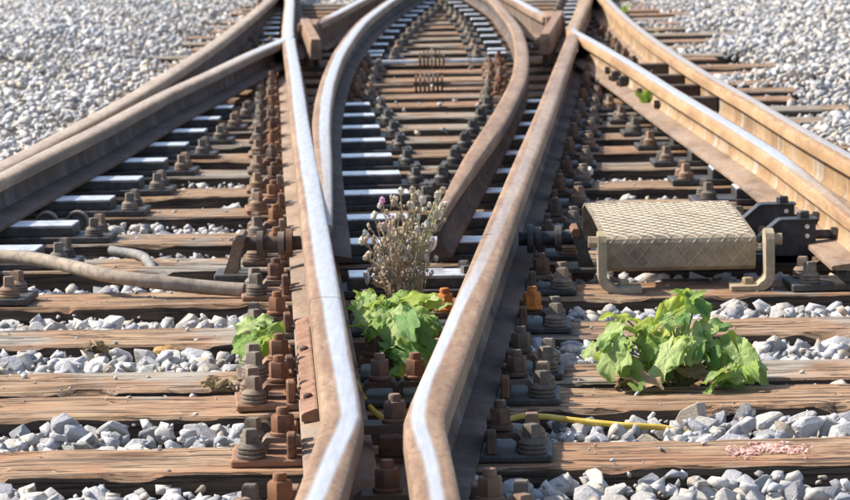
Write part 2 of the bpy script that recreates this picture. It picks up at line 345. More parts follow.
# ------------------------------------------------------------------ sleepers
def tie_ends(y):
    if y < 8: return -1.75 + random.uniform(-.1, .1), 1.8 + random.uniform(-.1, .1)
    if y < 12: return -1.55 + random.uniform(-.08, .08), 1.65 + random.uniform(-.1, .15)
    return -1.50 + random.uniform(-.10, .12), 1.62 + random.uniform(-.18, .3)
def rnd1(seed):
    r = random.Random(seed); ph = [(r.uniform(0, 6.28), r.uniform(.7, 1.3)) for _ in range(9)]
    def f(x):
        return sum(math.sin(x * (2.1 * 1.75 ** i) * a + p) / (1.35 ** i) for i, (p, a) in enumerate(ph)) / 3.2
    return f
SL = []
for i, ty in enumerate(TIES):
    x0, x1 = tie_ends(ty); hw = .128 + random.uniform(-.008, .006); N = 150 if ty < 9 else (60 if ty < 14 else 24)
    fa, fb, fc, fd, fe = [rnd1(i * 10 + q) for q in range(5)]
    near_ = ty < 8.6; sk = random.uniform(-.004, .004); nt_ = 15 if near_ else 7; prof = nt_ + 6; b = MB(); vs = []
    if near_: N = 260
    rc_ = random.Random(i * 7 + 1); cracks = []
    if near_:
        for _ in range(34):
            xa = rc_.uniform(x0, x1); cracks.append((xa, xa + rc_.uniform(.06, .55), rc_.randint(1, nt_ - 2), rc_.uniform(.003, .010), rc_.uniform(-1.5, 1.5)))
    bites = [(rc_.uniform(x0, x1), rc_.uniform(.01, .06), rc_.uniform(.003, .009), rc_.random() < .6) for _ in range(26 if near_ else 8)]
    for k in range(N + 1):
        x = x0 + (x1 - x0) * k / N
        eF, eB = .0035 * fa(x * 2.5) + sk * x, .0035 * fb(x * 2.5) + sk * x
        t = .0022 * fc(x * 1.6); ch = .003 + .003 * abs(fd(x * 3)); cb = .003 + .003 * abs(fe(x * 3))
        for bx, bw_, bd, fr0 in bites:
            if abs(x - bx) < bw_:
                q = bd * (1 - (abs(x - bx) / bw_) ** 2) ** .5
                if fr0: ch += q
                else: cb += q
        top = []
        for q in range(nt_):
            u = q / (nt_ - 1); yy = (-hw + eF + ch * 1.2) * (1 - u) + (hw + eB - cb * 1.2) * u
            zz = t + .0022 * mnoise.noise((x * 1.1, yy * 22, i * 3.1)) + (.0016 * mnoise.noise((x * 5, yy * 60, i * 3.1)) if near_ else 0)
            for ca, cb_, cq, cd_, dr_ in cracks:
                if ca < x < cb_ and q == int(round(cq + dr_ * (x - ca))): zz -= cd_ * math.sin(math.pi * (x - ca) / (cb_ - ca)) ** .5
            top.append((yy, zz))
        fz = mnoise.noise((x * 6, i, 0)) * .003
        ring = [(-hw + eF + fz, -.17), (-hw + eF * .7 - fz, -.09), (-hw + eF, -ch * 1.4 + t)] + top + [(hw + eB, -cb * 1.4 + t), (hw + eB, -.09), (hw + eB, -.17)]
        vs += [(x, p[0], p[1]) for p in ring]
    fs = []; mi = []
    for k in range(N):
        for q in range(prof):
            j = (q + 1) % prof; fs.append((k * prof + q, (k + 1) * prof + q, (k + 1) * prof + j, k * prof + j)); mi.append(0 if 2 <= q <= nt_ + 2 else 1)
    fs += [tuple(range(prof)), tuple((N * prof + q) for q in range(prof))[::-1]]; mi += [0, 0]
    b.v = vs; b.f = fs; b.mi = mi
    vi = i - INVIEW0
    nm = ORD[vi] if vi >= 0 else None
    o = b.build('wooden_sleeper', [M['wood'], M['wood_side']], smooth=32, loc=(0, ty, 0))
    if vi < 0: lab = 'cracked brown timber sleeper just below the bottom edge of the view'
    elif vi == 0: lab = 'cracked timber sleeper carrying the pink crumbs, nearest at the bottom'
    elif vi in (1, 2): lab = ('nearer' if vi == 1 else 'farther') + ' of the two close-set timber sleepers around the green plants'
    elif vi == 4: lab = 'reddish brown timber sleeper on which the tread plate cover stands'
    else: lab = nm + ' weathered brown timber sleeper counted from the bottom edge'
    tag(o, lab, 'sleeper', 'timber sleepers across the track'); SL.append(o)

# ------------------------------------------------------------------ rails
def rail_path(pts, dens):
    out = []; P = spline([(x, y, 0) for x, y in pts], dens)
    return P
HEAD = [(-.0080, -.0500), (-.0345, -.0370), (-.0340, -.0140), (-.0315, -.0062), (-.0270, -.0026), (-.0200, -.0011), (-.0120, -.0004), (-.004, 0),
        (.004, 0), (.0120, -.0004), (.0200, -.0011), (.0270, -.0026), (.0315, -.0062), (.0340, -.0140), (.0345, -.0370), (.0080, -.0500)]
def interp(y, tab):
    ys = [t[0] for t in tab]; return [float(np.interp(y, ys, [t[j] for t in tab])) for j in range(1, len(tab[0]))]
def frames(P):
    out = []
    for k, p in enumerate(P):
        t = (P[min(k + 1, len(P) - 1)] - P[max(k - 1, 0)]); t.z = 0; t.normalize(); out.append((p, Vector((t.y, -t.x, 0))))
    return out
def sweep(name, prof, P, mat, parent, org, band=None, zoff=0, wfun=None):
    fr_ = frames(P); n = len(prof); vs = []; us = []; bc = []; bw = []; pl = []
    for p, nr in fr_:
        pr = wfun(p.y, prof) if wfun else prof
        b = interp(p.y, band) if band else (0, 0, 0)
        for u, z in pr:
            q = p + nr * u; vs.append((q.x - org.x, q.y - org.y, z + zoff - org.z)); us.append(u); bc.append(b[0]); bw.append(b[1]); pl.append(b[2])
    m_ = MB(); L = len(fr_)
    m_.v = vs; m_.f = [(k * n + i, k * n + (i + 1) % n, (k + 1) * n + (i + 1) % n, (k + 1) * n + i) for k in range(L - 1) for i in range(n)]
    m_.f += [tuple(range(n))[::-1], tuple((L - 1) * n + i for i in range(n))]; m_.mi = [0] * len(m_.f)
    o = m_.build(name, mat, parent, smooth=28)
    if band:
        for nm, arr in (('rail_u', us), ('band_c', bc), ('band_w', bw), ('polish', pl)):
            a = o.data.attributes.new(nm, 'FLOAT', 'POINT'); a.data.foreach_set('value', arr)
    return o
def make_rail(label, pts, band, head, web, foot, fh=.0625, base=.012, blade=None, step=.12, fl=None, cat='rail', grp=None):
    """fh: half width of the foot; base: height of its underside; blade=(y_tip, side): head planed off towards the tip on that side"""
    P = rail_path(pts, step); org = Vector((pts[0][0], pts[0][1], 0))
    root = empty('rail' if cat == 'rail' else 'switch_blade', org, label, cat, grp)
    wf = None
    if blade:
        ytip, side, run = blade
        def wf(y, prof):
            t = min(1, max(0, (y - ytip) / run)); out = []
            for u, z in prof:
                u = u * (max(.12, t) if u * side > 0 else .45 + .55 * min(1, t * 1.6))
                zz = z - .030 * (1 - t) ** 3 if z > -.03 else z
                out.append((u, zz))
            return out
    sweep('head', HEAD, P, head, root, org, band, ZR, wf)
    wt = ZR - .0502; wb = base + .020
    WEB = [(-.0160, wb), (-.0095, wb + .010), (-.0072, wb + .025), (-.0072, wt - .014), (-.0100, wt), (.0100, wt), (.0072, wt - .014), (.0072, wb + .025), (.0095, wb + .010), (.0160, wb)]
    sweep('web', WEB, P, web, root, org)
    l, r = fl if fl else (fh, fh)
    FOOT = [(-l, base), (-l, base + .009), (-l + .004, base + .0115), (-.0175, base + .0195), (.0175, base + .0195), (r - .004, base + .0115), (r, base + .009), (r, base)]
    sweep('foot', FOOT, P, foot, root, org)
    return root
R1 = [(-.190, 2.2), (-.098, 3.6), (-.0775, 4.33), (-.0700, 4.70), (-.0655, 4.90), (-.0655, 5.02), (-.073, 5.17), (-.120, 5.97), (-.2045, 7.4), (-.311, 9.2), (-.430, 11.2), (-.550, 13.3), (-.730, 16.35), (-.738, 16.55)]
R2 = [(.19, 2.2), (.112, 3.6), (.0895, 4.33), (.0755, 4.70), (.0675, 4.90), (.0665, 5.00), (.0735, 5.15), (.121, 5.95), (.2015, 7.35), (.304, 9.115), (.428, 11.2), (.550, 13.35), (.703, 16.03), (.724, 16.4)]
C1 = [(-.211, 7.95), (-.228, 8.352), (-.268, 9.197), (-.314, 10.23), (-.346, 11.055), (-.384, 12.232), (-.414, 13.685), (-.430, 15.523), (-.412, 17.903), (-.371, 19.379), (-.302, 21.105), (-.19, 23.2), (-.02, 25.8), (.16, 28)]
C2 = [(.076, 8.02), (.108, 8.553), (.144, 9.115), (.208, 10.115), (.258, 10.906), (.324, 12.044), (.390, 13.449), (.432, 15.233), (.441, 17.3), (.405, 19.2), (.366, 20.797), (.26, 22.8), (.08, 25.6), (-.1, 28)]
LOUT = [(-1.62, 3.0), (-1.45, 5.6), (-1.315, 8.1), (-1.249, 9.549), (-1.212, 10.427), (-1.152, 12.2), (-1.122, 13.897), (-1.104, 15.926), (-1.108, 18.411), (-1.134, 21.489), (-1.19, 24.5), (-1.29, 28), (-1.4, 31)]
LIN = [(-1.262, 8.2), (-1.208, 9.257), (-1.163, 10.007), (-1.105, 10.927), (-1.062, 11.9), (-1.02, 12.738), (-.944, 13.844), (-.859, 15.243), (-.772, 16.35), (-.757, 16.75), (-.790, 17.4), (-.823, 18.066), (-.897, 19.601), (-.985, 21.419), (-1.16, 24.5), (-1.36, 28)]
ROUT = [(1.62, 3.0), (1.42, 6.2), (1.318, 8.1), (1.263, 9.365), (1.228, 10.3), (1.19, 11.6), (1.153, 12.664), (1.122, 13.8), (1.10, 14.844), (1.08, 16.481), (1.076, 18.386), (1.089, 20.464), (1.13, 23), (1.2, 26), (1.32, 30)]
RIN = [(1.104, 7.62), (1.098, 7.924), (1.086, 8.672), (1.066, 9.505), (1.042, 10.1), (1.006, 10.9), (.974, 11.571), (.933, 12.492), (.882, 13.778), (.808, 15.361), (.752, 16.42), (.736, 16.80), (.762, 17.3), (.799, 17.95), (.862, 19.0), (.957, 20.524), (1.09, 23), (1.3, 27)]
make_rail('left centre rail bent sideways near the bottom, with a broad silver band', R1,
          [(2, -.002, .015, 1), (4.3, -.002, .015, 1), (4.8, .006, .016, 1), (5.0, .013, .016, 1), (5.6, .010, .018, 1), (7, .008, .024, 1), (9, .007, .026, 1), (17, .004, .026, 1)],
          M['head_tan'], M['web_brown'], M['foot_tan'], grp='running rails')
make_rail('right centre rail bent sideways near the bottom, tan along its right edge', R2,
          [(2, .002, .011, 1), (4.6, 0, .012, 1), (4.95, -.010, .014, 1), (5.3, -.020, .013, 1), (6.3, -.016, .014, .95), (7.2, -.004, .016, .6), (9, .006, .018, .5), (12, .006, .02, .4), (17, .002, .02, .3)],
          M['head_tan'], M['web_brown'], M['foot_grey'], grp='running rails')
make_rail('curved switch rail lying closed against the left centre rail', C1,
          [(7, .0, .010, .6), (9, .014, .016, .8), (11, .01, .02, 1), (14, .006, .022, 1), (30, .004, .022, 1)],
          M['head_tan'], M['web_shaded'], M['foot_grey'], fl=(.03, .066), base=.053, blade=(7.5, -1, 3.6), cat='switch rail', grp='switch rails')
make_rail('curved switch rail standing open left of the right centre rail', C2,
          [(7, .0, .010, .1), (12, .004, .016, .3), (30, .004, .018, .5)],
          M['head_shaded'], M['web_shaded'], M['foot_grey'], fl=(.03, .03), base=.053, blade=(7.7, 1, 3.0), cat='switch rail', grp='switch rails')
make_rail('outermost left rail curving beside the gravel', LOUT,
          [(3, 0, .022, .4), (30, 0, .022, .45)], M['head_left'], M['web_brown'], M['foot_grey'], base=.03, grp='running rails')
make_rail('switch rail merging with the outermost left rail, its grey foot seen in full', LIN,
          [(8, 0, .022, .4), (14, .0, .022, .55), (16, .002, .026, 1), (30, .002, .026, 1)], M['head_left_shaded'], M['web_shaded'], M['foot_grey'],
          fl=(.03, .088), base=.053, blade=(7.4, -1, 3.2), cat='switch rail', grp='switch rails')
make_rail('outermost right rail, ochre sided with blue grey top, beside the gravel', ROUT,
          [(3, .010, .018, .8), (12, .008, .020, .8), (30, .006, .022, .8)], M['head_yel'], M['web_yel'], M['foot_tan'], base=.03, grp='running rails')
make_rail('ochre switch rail standing open, black lugs bolted to its web', RIN,
          [(7.2, -.005, .008, .25), (8.6, -.006, .014, .5), (9.3, -.002, .022, 1), (13, .002, .024, 1), (16.5, .004, .024, 1), (17.2, 0, .014, .5), (30, 0, .014, .4)],
          M['head_yel'], M['web_yel'], M['foot_tan'], fl=(.088, .03), base=.053, blade=(6.6, 1, 3.4), cat='switch rail', grp='switch rails')

# obtuse crossing noses: stub check rail and the point rail that leaves from its far end
def nose(sgn, label, vert, stub, pr):
    root = empty('crossing_nose', (vert[0], vert[1], 0), label, 'rail crossing'); o = Vector((vert[0], vert[1], 0))
    def solid(name, path, hw, top, mat, bot=.02):
        fr_ = frames(spline([(x, y, 0) for x, y in path], .3)); prof = [(-hw - .004, bot), (-hw, top - .02), (-hw + .004, top), (hw - .004, top), (hw, top - .02), (hw + .004, bot)]
        b = MB(); n = len(prof)
        b.v = [(p.x + nr.x * u - o.x, p.y + nr.y * u - o.y, z) for p, nr in fr_ for u, z in prof]
        b.f = [(k * n + i, k * n + (i + 1) % n, (k + 1) * n + (i + 1) % n, (k + 1) * n + i) for k in range(len(fr_) - 1) for i in range(n)]
        b.f += [tuple(range(n))[::-1], tuple((len(fr_) - 1) * n + i for i in range(n))]; b.mi = [0] * len(b.f)
        return b.build(name, mat, root)
    solid('check_rail_head', [stub, ((stub[0] * .45 + vert[0] * .55), stub[1] * .45 + vert[1] * .55), vert], .026, .186, M['nose'], .085)
    solid('check_rail_base', [(stub[0], stub[1] + .05), vert], .012, .084, M['web_shaded'], .02)
    P = spline([(x, y, 0) for x, y in pr], .3)
    org = o
    sweep('point_rail_head', HEAD, P, M['head_tan'], root, org, [(15, 0, .024, .0), (18.3, 0, .024, .2), (19.2, 0, .026, 1), (30, 0, .024, 1)], ZR)
    sweep('point_rail_web', [(-.016, .032), (-.008, .05), (-.008, .12), (.008, .12), (.008, .05), (.016, .032)], P, M['web_brown'], root, org)
    sweep('point_rail_foot', [(-.0625, .012), (-.0625, .022), (-.0175, .0317), (.0175, .0317), (.0625, .022), (.0625, .012)], P, M['foot_tan'], root, org)
    b = MB(); xa = vert[0]; xb = pr[0][0]
    b.box(min(xa, xb) - .02 - o.x, max(xa, xb) + .02 - o.x, -.45, .12, .02, .176, .006); b.build('filler_block', M['nose'], root)
    return root
M['nose'] = metal_mat('ochre_rust_casting', ((.12, .065, .04), (.25, .15, .095), (.40, .28, .20)), 14)
nose(1, 'rust brown crossing nose left of centre near the top', (-.742, 18.35), (-.580, 16.05), [(-.672, 18.1), (-.60, 19.3), (-.53, 20.7), (-.44, 22.4), (-.30, 25), (-.15, 28)])
nose(-1, 'rust brown crossing nose right of centre near the top', (.728, 18.7), (.570, 16.15), [(.655, 18.35), (.59, 19.4), (.52, 20.7), (.43, 22.4), (.29, 25), (.15, 28)])

# ------------------------------------------------------------------ fastenings
def screw_mb(x, y, z0, s=1.0, rot=0.):
    b = MB()
    b.stack(x, y, [(.024 * s, z0), (.026 * s, z0 + .002), (.026 * s, z0 + .006), (.022 * s, z0 + .008)], 14)
    b.stack(x, y, [(.023 * s, z0 + .0085), (.0245 * s, z0 + .010), (.0245 * s, z0 + .014), (.021 * s, z0 + .016)], 14)
    b.stack(x, y, [(.0235 * s, z0 + .0165), (.024 * s, z0 + .019), (.019 * s, z0 + .025), (.0135 * s, z0 + .028)], 14)
    b.stack(x, y, [(.0170 * s, z0 + .027), (.0162 * s, z0 + .047), (.0135 * s, z0 + .051)], 4, rot + math.pi / 4)
    return b
def nut_mb(x, y, z0, rot=0.):
    b = MB()
    b.stack(x, y, [(.0225, z0), (.0235, z0 + .002), (.0235, z0 + .006), (.021, z0 + .008)], 14)
    b.stack(x, y, [(.0195, z0 + .008), (.0205, z0 + .011), (.0205, z0 + .034), (.0185, z0 + .038)], 6, rot)
    b.stack(x, y, [(.0110, z0 + .038), (.0110, z0 + .048), (.0095, z0 + .051)], 10)
    return b
def clamp_mb(x, y, s, z0):
    """arched clamp over the rail foot; s is the side the rail lies on"""
    out = [(-.034, 0), (-.034, .020), (-.026, .029), (.020, .029), (.032, .024), (.034, .014)]
    inn = [(.024, .014), (.020, .019), (.014, .020), (-.016, .020), (-.024, .015), (-.024, 0)]
    b = MB(); b.prism([(x + s * u, z0 + z) for u, z in out + inn], y - .027, y + .027); return b
def fastening(kind, rot, side, mats):
    """side=+1: the rail lies to the right (+x) of the fastening. Origin: rail centre line on the sleeper top."""
    s = side; root = bpy.data.objects.new('rail_fastening', None); C.objects.link(root); root.empty_display_size = .04
    sc, nu, pl_, cl = mats
    b = MB(); b.box(min(-s * .185, -s * .05), max(-s * .185, -s * .05), -.082, .082, .001, .0145, .003); b.build('base_plate', pl_, root)
    for yy in (-.058, .056):
        b = MB(); b.box(-s * .0785 - .0085, -s * .0785 + .0085, yy - .020, yy + .020, .0145, .058 + random.uniform(-.004, .006), .003); b.build('plate_rib', nu, root)
    clamp_mb(-s * .098, 0, s, .0145).build('clamp', cl, root, smooth=30)
    nut_mb(-s * .097 + random.uniform(-.003, .003), random.uniform(-.004, .004), .045 + random.uniform(-.002, .003), rot).build('nut', nu, root, smooth=35)
    for yy, q in ((-.055, .2), (.058, 1.1)):
        screw_mb(-s * .150, yy, .0145, 1, rot + q).build('sleeper_screw', sc, root, smooth=35)
    return root
def path_x(P, y):
    return float(np.interp(y, [p[1] for p in P], [p[0] for p in P]))
FGRP = 'bolted rail fastenings on the sleepers'
protos = {}
def get_proto(key, side, mats):
    protos.setdefault(key, []); 
    if len(protos[key]) < 6: 
        r = fastening('k', random.uniform(0, 1), side, mats); protos[key].append(r); return r, True
    return random.choice(protos[key]), False
def place_fast(key, side, mats, P, y, label, yaw=0):
    global KIDS
    src, fresh = get_proto(key, side, mats)
    if fresh: o = src
    else: o = copy_kids(src)
    o.location = (path_x(P, y), y, 0)
    dx = path_x(P, y + .1) - path_x(P, y - .1); o.rotation_euler = (0, 0, -math.atan2(dx, .2) + yaw)
    tag(o, label, 'rail fastening', FGRP); return o
def copy_kids(src):
    c = src.copy(); C.objects.link(c); c.parent = None
    for ch in src.children:
        d = ch.copy(); C.objects.link(d); d.parent = c
        for gch in ch.children:
            e = gch.copy(); C.objects.link(e); e.parent = d
    return c
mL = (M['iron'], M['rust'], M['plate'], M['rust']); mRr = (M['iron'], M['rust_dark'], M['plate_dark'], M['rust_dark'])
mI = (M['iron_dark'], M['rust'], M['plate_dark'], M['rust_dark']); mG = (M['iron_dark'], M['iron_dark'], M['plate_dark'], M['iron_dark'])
def nth(y):
    i = TIES.index(y) - INVIEW0
    return ORD[i] + ' sleeper from the front' if i >= 0 else 'sleeper just below the bottom edge'
for y in TIES[:19]:
    place_fast('L', 1, mL, R1, y, 'rusty nut and screws left of the left centre rail, ' + nth(y), random.uniform(-.04, .04))
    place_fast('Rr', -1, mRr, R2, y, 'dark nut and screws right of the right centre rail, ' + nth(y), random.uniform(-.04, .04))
# inner side, throat: one nut and a clamp bridging both feet
for y in TIES[:5]:
    xl, xr = path_x(R1, y), path_x(R2, y); wgap = xr - xl
    root = empty('rail_fastening', ((xl + xr) / 2, y, 0), '', 'rail fastening', FGRP)
    if wgap < .26:
        b = MB(); h = wgap / 2 - .018
        b.prism([(-h, .036), (-h, .05), (-h + .014, .062), (h - .014, .062), (h, .05), (h, .036), (h - .018, .036), (h - .022, .046), (-h + .022, .046), (-h + .018, .036)], -.03, .03)
        b.build('clamp', M['rust_dark'], root); nut_mb(.006, 0, .062, .3).build('nut', M['rust'], root, smooth=35)
        b = MB(); b.box(-.022, .02, -.075, -.04, .012, .05, .003); b.build('plate_rib', M['rust_dark'], root)
        root['label'] = 'rusty nut on clamp bridging both centre rails, ' + nth(y)
    else:
        b = MB(); b.box(-wgap / 2 + .065, wgap / 2 - .065, -.08, .08, .001, .0145, .003); b.build('base_plate', M['plate_dark'], root)
        for s in (1, -1):
            o = clamp_mb(-s * .098 + s * wgap / 2, 0, s, .0145).build('clamp', M['rust_dark'], root)
            o2 = nut_mb(-s * .097 + s * wgap / 2, 0, .045, .5 * s).build('nut', M['orange'] if (s == 1 and y == 7.10) else M['rust'], root, smooth=35)
            if s == 1 and y == 7.10: o2['label'] = 'bright orange rusty nut'
        root['label'] = 'pair of rusty nuts between the centre rails, ' + nth(y)
# one orange nut right of the right centre rail
for o in list(C.objects):
    if o.name.startswith('rail_fastening') and o.get('label', '').startswith('dark nut') and abs(o.location.y - 7.10) < .01:
        for ch in o.children:
            if ch.name.startswith('nut'):
                me = ch.data.copy(); me.materials.clear(); me.materials.append(M['orange']); ch.data = me; ch['label'] = 'bright orange rusty nut'
        o['label'] = 'rail fastening with a bright orange nut left of the tread plate cover'
# wide flat bar lying on the foot of the left centre rail
b = MB(); pts = [(path_x(R1, y) , y) for y in np.linspace(5.78, 7.0, 12)]
org = Vector((pts[0][0], pts[0][1], 0)); fr_ = frames([Vector((x, y, 0)) for x, y in pts]); prof = [(-.060, .028), (-.060, .040), (-.056, .044), (-.034, .052), (-.030, .052), (-.030, .028)]
n = len(prof); b.v = [(p.x + nr.x * u - org.x, p.y + nr.y * u - org.y, z) for p, nr in fr_ for u, z in prof]
b.f = [(k * n + i, k * n + (i + 1) % n, (k + 1) * n + (i + 1) % n, (k + 1) * n + i) for k in range(len(fr_) - 1) for i in range(n)] + [tuple(range(n))[::-1], tuple((len(fr_) - 1) * n + i for i in range(n))]
b.mi = [0] * len(b.f)
bar = empty('joint_bar', org, 'rusty flat bar lying along the foot of the left centre rail', 'joint bar'); b.build('bar', M['bar'], bar)
for yy in (.15, .75):
    x = path_x(R1, org.y + yy) - .046 - org.x; b = MB(); b.stack(x, yy, [(.009, .042), (.009, .053), (.006, .056)], 8); b.build('rivet', M['rust'], bar, smooth=35)

# slide chairs
SGRP = 'slide chairs under the switch rails'
sprotos = {}
def slide_chair(P, y, s, label, reach=.40, blk=(.075, .315), outer=True, key='d', screwmat=None, big=True):
    """s: +1 when the chair reaches to the right (+x) of its stock rail"""
    kk = (s, key)
    if kk not in sprotos:
        root = bpy.data.objects.new('slide_chair', None); C.objects.link(root)
        X = lambda a, b_: (min(s * a, s * b_), max(s * a, s * b_))
        b = MB(); x0, x1 = X(-.19 if outer else -.05, reach + .035); b.box(x0, x1, -.082, .082, .001, .0195, .003); b.build('base_plate', M['plate_dark'], root)
        b = MB(); x0, x1 = X(*blk); b.box(x0, x1, -.066, .066, .0195, .047, .002); b.build('slide_block', M['plate_dark'], root)
        b = MB(); b.box(x0 + .002, x1 - .002, -.063, .063, .0472, .0525, .0015); b.build('slide_face', M['slide'], root)
        for yy, q in ((-.052, .3), (.055, 1.2)):
            screw_mb(s * (reach - .012), yy, .0195, 1, q).build('sleeper_screw', screwmat or M['iron'], root, smooth=35)
        if outer:
            for yy, q in ((-.052, .3), (.055, 1.2)): screw_mb(-s * .155, yy, .0195, 1, q).build('sleeper_screw', M['iron'], root, smooth=35)
        sprotos[kk] = root; o = root
    else: o = copy_kids(sprotos[kk])
    o.location = (path_x(P, y), y, 0); dx = path_x(P, y + .1) - path_x(P, y - .1); o.rotation_euler = (0, 0, -math.atan2(dx, .2))
    tag(o, label, 'slide chair', SGRP); return o
for y in [t for t in TIES if 7.6 < t < 13.6]:
    slide_chair(LOUT, y, 1, 'bright slide chair by the outer left switch rail, ' + nth(y), .385)
    slide_chair(ROUT, y, -1, 'slide chair under the open ochre switch rail, ' + nth(y), .385, blk=(.075, .29), key='r')
    slide_chair(R1, y, 1, 'bright slide chair right of the left centre rail, ' + nth(y), .375, outer=False, key='c', screwmat=M['iron_dark'])
    slide_chair(R2, y, -1, 'bright slide chair left of the right centre rail, ' + nth(y), .315, blk=(.07, .25), outer=False, key='e', screwmat=M['iron_dark'])
RX = [p for p in LIN if p[1] > 16.5]; RX2 = [p for p in RIN if p[1] > 16.5]
for y in [t for t in TIES if t > 17.5]:
    slide_chair(RX, y, -1, 'small slide chair left of the far left rail, ' + nth(y), .23, blk=(.06, .17), outer=False, key='f1')
    slide_chair(RX2, y, -1, 'small slide chair left of the far right rail, ' + nth(y), .23, blk=(.06, .17), outer=False, key='f1')
for y in [t for t in TIES if t > 16.5]:
    slide_chair(C1, y, 1, 'slide chair right of the inner left curved rail, ' + nth(y), .22, blk=(.05, .15), outer=False, key='f2')
    slide_chair(C2, y, -1, 'slide chair left of the inner right curved rail, ' + nth(y), .22, blk=(.05, .15), outer=False, key='f2')
for y in [t for t in TIES if 13.6 < t < 16.5]:
    place_fast('c1', -1, (M['iron'], M['rust'], M['rust_dark'], M['rust']), C1, y, 'rusty fastening right of the inner left curved rail, ' + nth(y))
    place_fast('c2', 1, (M['iron'], M['rust'], M['plate'], M['rust_ochre']), C2, y, 'rusty fastening left of the inner right curved rail, ' + nth(y))
for y in [t for t in TIES if t > 13.5][:9]:
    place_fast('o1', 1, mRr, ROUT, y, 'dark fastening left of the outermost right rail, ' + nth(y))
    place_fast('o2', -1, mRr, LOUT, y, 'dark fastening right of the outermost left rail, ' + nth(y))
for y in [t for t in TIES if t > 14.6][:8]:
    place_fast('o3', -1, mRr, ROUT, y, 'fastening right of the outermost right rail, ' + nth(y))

# ------------------------------------------------------------------ spacer blocks between the right rails
for i, (y) in enumerate((12.55, 13.25, 13.9, 14.7)):
    xi, xo = path_x(RIN, y), path_x(ROUT, y)
    root = empty('spacer_block', (xi, y, 0), ['nearest', 'second', 'third', 'farthest'][i] + ' dark spacer block bolted between the two right rails', 'spacer block', 'spacer blocks between the right rails')
    b = MB(); b.box(.012, xo - xi - .012, -.03, .03, .06, .118, .004); b.build('block', M['rust_dark'], root)
    b = MB(); b.stack(0, .09, [(.018, -.034), (.018, -.012)], 6, axis='x'); b.build('bolt_head', M['black'], root)
for i, (px, py) in enumerate(((631, 84), (640, 86))):
    p = at(px, py, 13.95); xw = path_x(RIN, 13.9 + .35 * i)
    root = empty('web_stop', (xw - .012, 13.9 + .35 * i, .085), ['nearer', 'farther'][i] + ' black stop plate on the web of the ochre switch rail', 'stop plate', 'black stop plates on the ochre rail')
    b = MB(); b.box(-.035, .0, -.035, .035, -.035, .03, .004); b.build('plate', M['black'], root)
    b = MB(); b.stack(0, 0, [(.013, -.048), (.013, -.034)], 6, axis='x'); b.build('bolt_head', M['rust_dark'], root)

# ------------------------------------------------------------------ tread plate cover
def tread_cover():
    root = empty('motor_cover', (.655, 7.75, 0), 'dusty diamond tread plate cover standing right of the centre rails', 'cover')
    X0, X1 = -.182, .192
    # cross section in (y, z): front face, sloping top, back
    prof = [(.0, .050), (-.004, .128), (.16, .150), (.54, .158), (.62, .140), (.64, .05)]
    prof = [(.030, .040), (.012, .043), (.004, .052), (-.004, .112), (.000, .122), (.014, .129), (.30, .150), (.54, .156), (.60, .14), (.61, .05)]
    b = MB(); n = len(prof); th = .004
    inn = [(y + (.004 if y < .3 else -.004), z - .004) if z > .06 else (y + (.003 if y < .3 else -.004), z + (.004 if y > .008 and y < .3 else 0)) for y, z in prof][::-1]
    b.prism([(y, z) for y, z in prof + inn], X0, X1, axis='x'); b.v = [(x - .024 * y / .6, y, z) for x, y, z in b.v]; b.build('plate', M['tread'], root)
    # raised diamond ribs
    r = MB()
    def surf(t):       # arc length -> point and normal
        acc = 0
        for (y0, z0), (y1, z1) in zip(prof, prof[1:]):
            L = math.hypot(y1 - y0, z1 - z0)
            if t <= acc + L:
                k = (t - acc) / L; ty, tz = (y1 - y0) / L, (z1 - z0) / L
                return (y0 + (y1 - y0) * k, z0 + (z1 - z0) * k), (ty, tz), (-tz, ty)
            acc += L
        return None
    px_, pt_ = .034, .042
    total = .018 + .011 + .06 + .012 + .015 + .28 + .23
    i = 0
    for a in range(-30, 40):
        for q in (1, -1):
            # long diagonal ribs crossing: x = a*px + q*t*slope
            t = .004; pts = []
            while t < total:
                x = a * px_ + q * (t * (px_ / pt_))
                if X0 + .004 < x < X1 - .004:
                    s_ = surf(t)
                    if s_: pts.append((x, s_[0][0] + s_[2][0] * (-.0), s_[0][1], s_[2]))
                else:
                    if len(pts) > 1: rib(r, pts)
                    pts = []
                t += .010
            if len(pts) > 1: rib(r, pts)
    r.v = [(x - .024 * y / .6, y, z) for x, y, z in r.v]; r.build('tread_ribs', M['tread_rib'], root)
    return root
def rib(mb, pts):
    w_ = .0024; h = .0014; vs = []
    for x, y, z, nn in pts:
        ny_, nz_ = nn
        if nz_ < 0: ny_, nz_ = -ny_, -nz_
        if abs(nz_) < .3 and ny_ > 0 and y < .1: ny_, nz_ = -ny_, -nz_
        vs += [(x - w_, y - ny_ * .0005, z - nz_ * .0005), (x, y + ny_ * h, z + nz_ * h), (x + w_, y - ny_ * .0005, z - nz_ * .0005)]
    fs = []
    for k in range(len(pts) - 1):
        a = k * 3; fs += [(a, a + 1, a + 4, a + 3), (a + 1, a + 2, a + 5, a + 4)]
    mb.add(vs, fs)
cover = tread_cover()
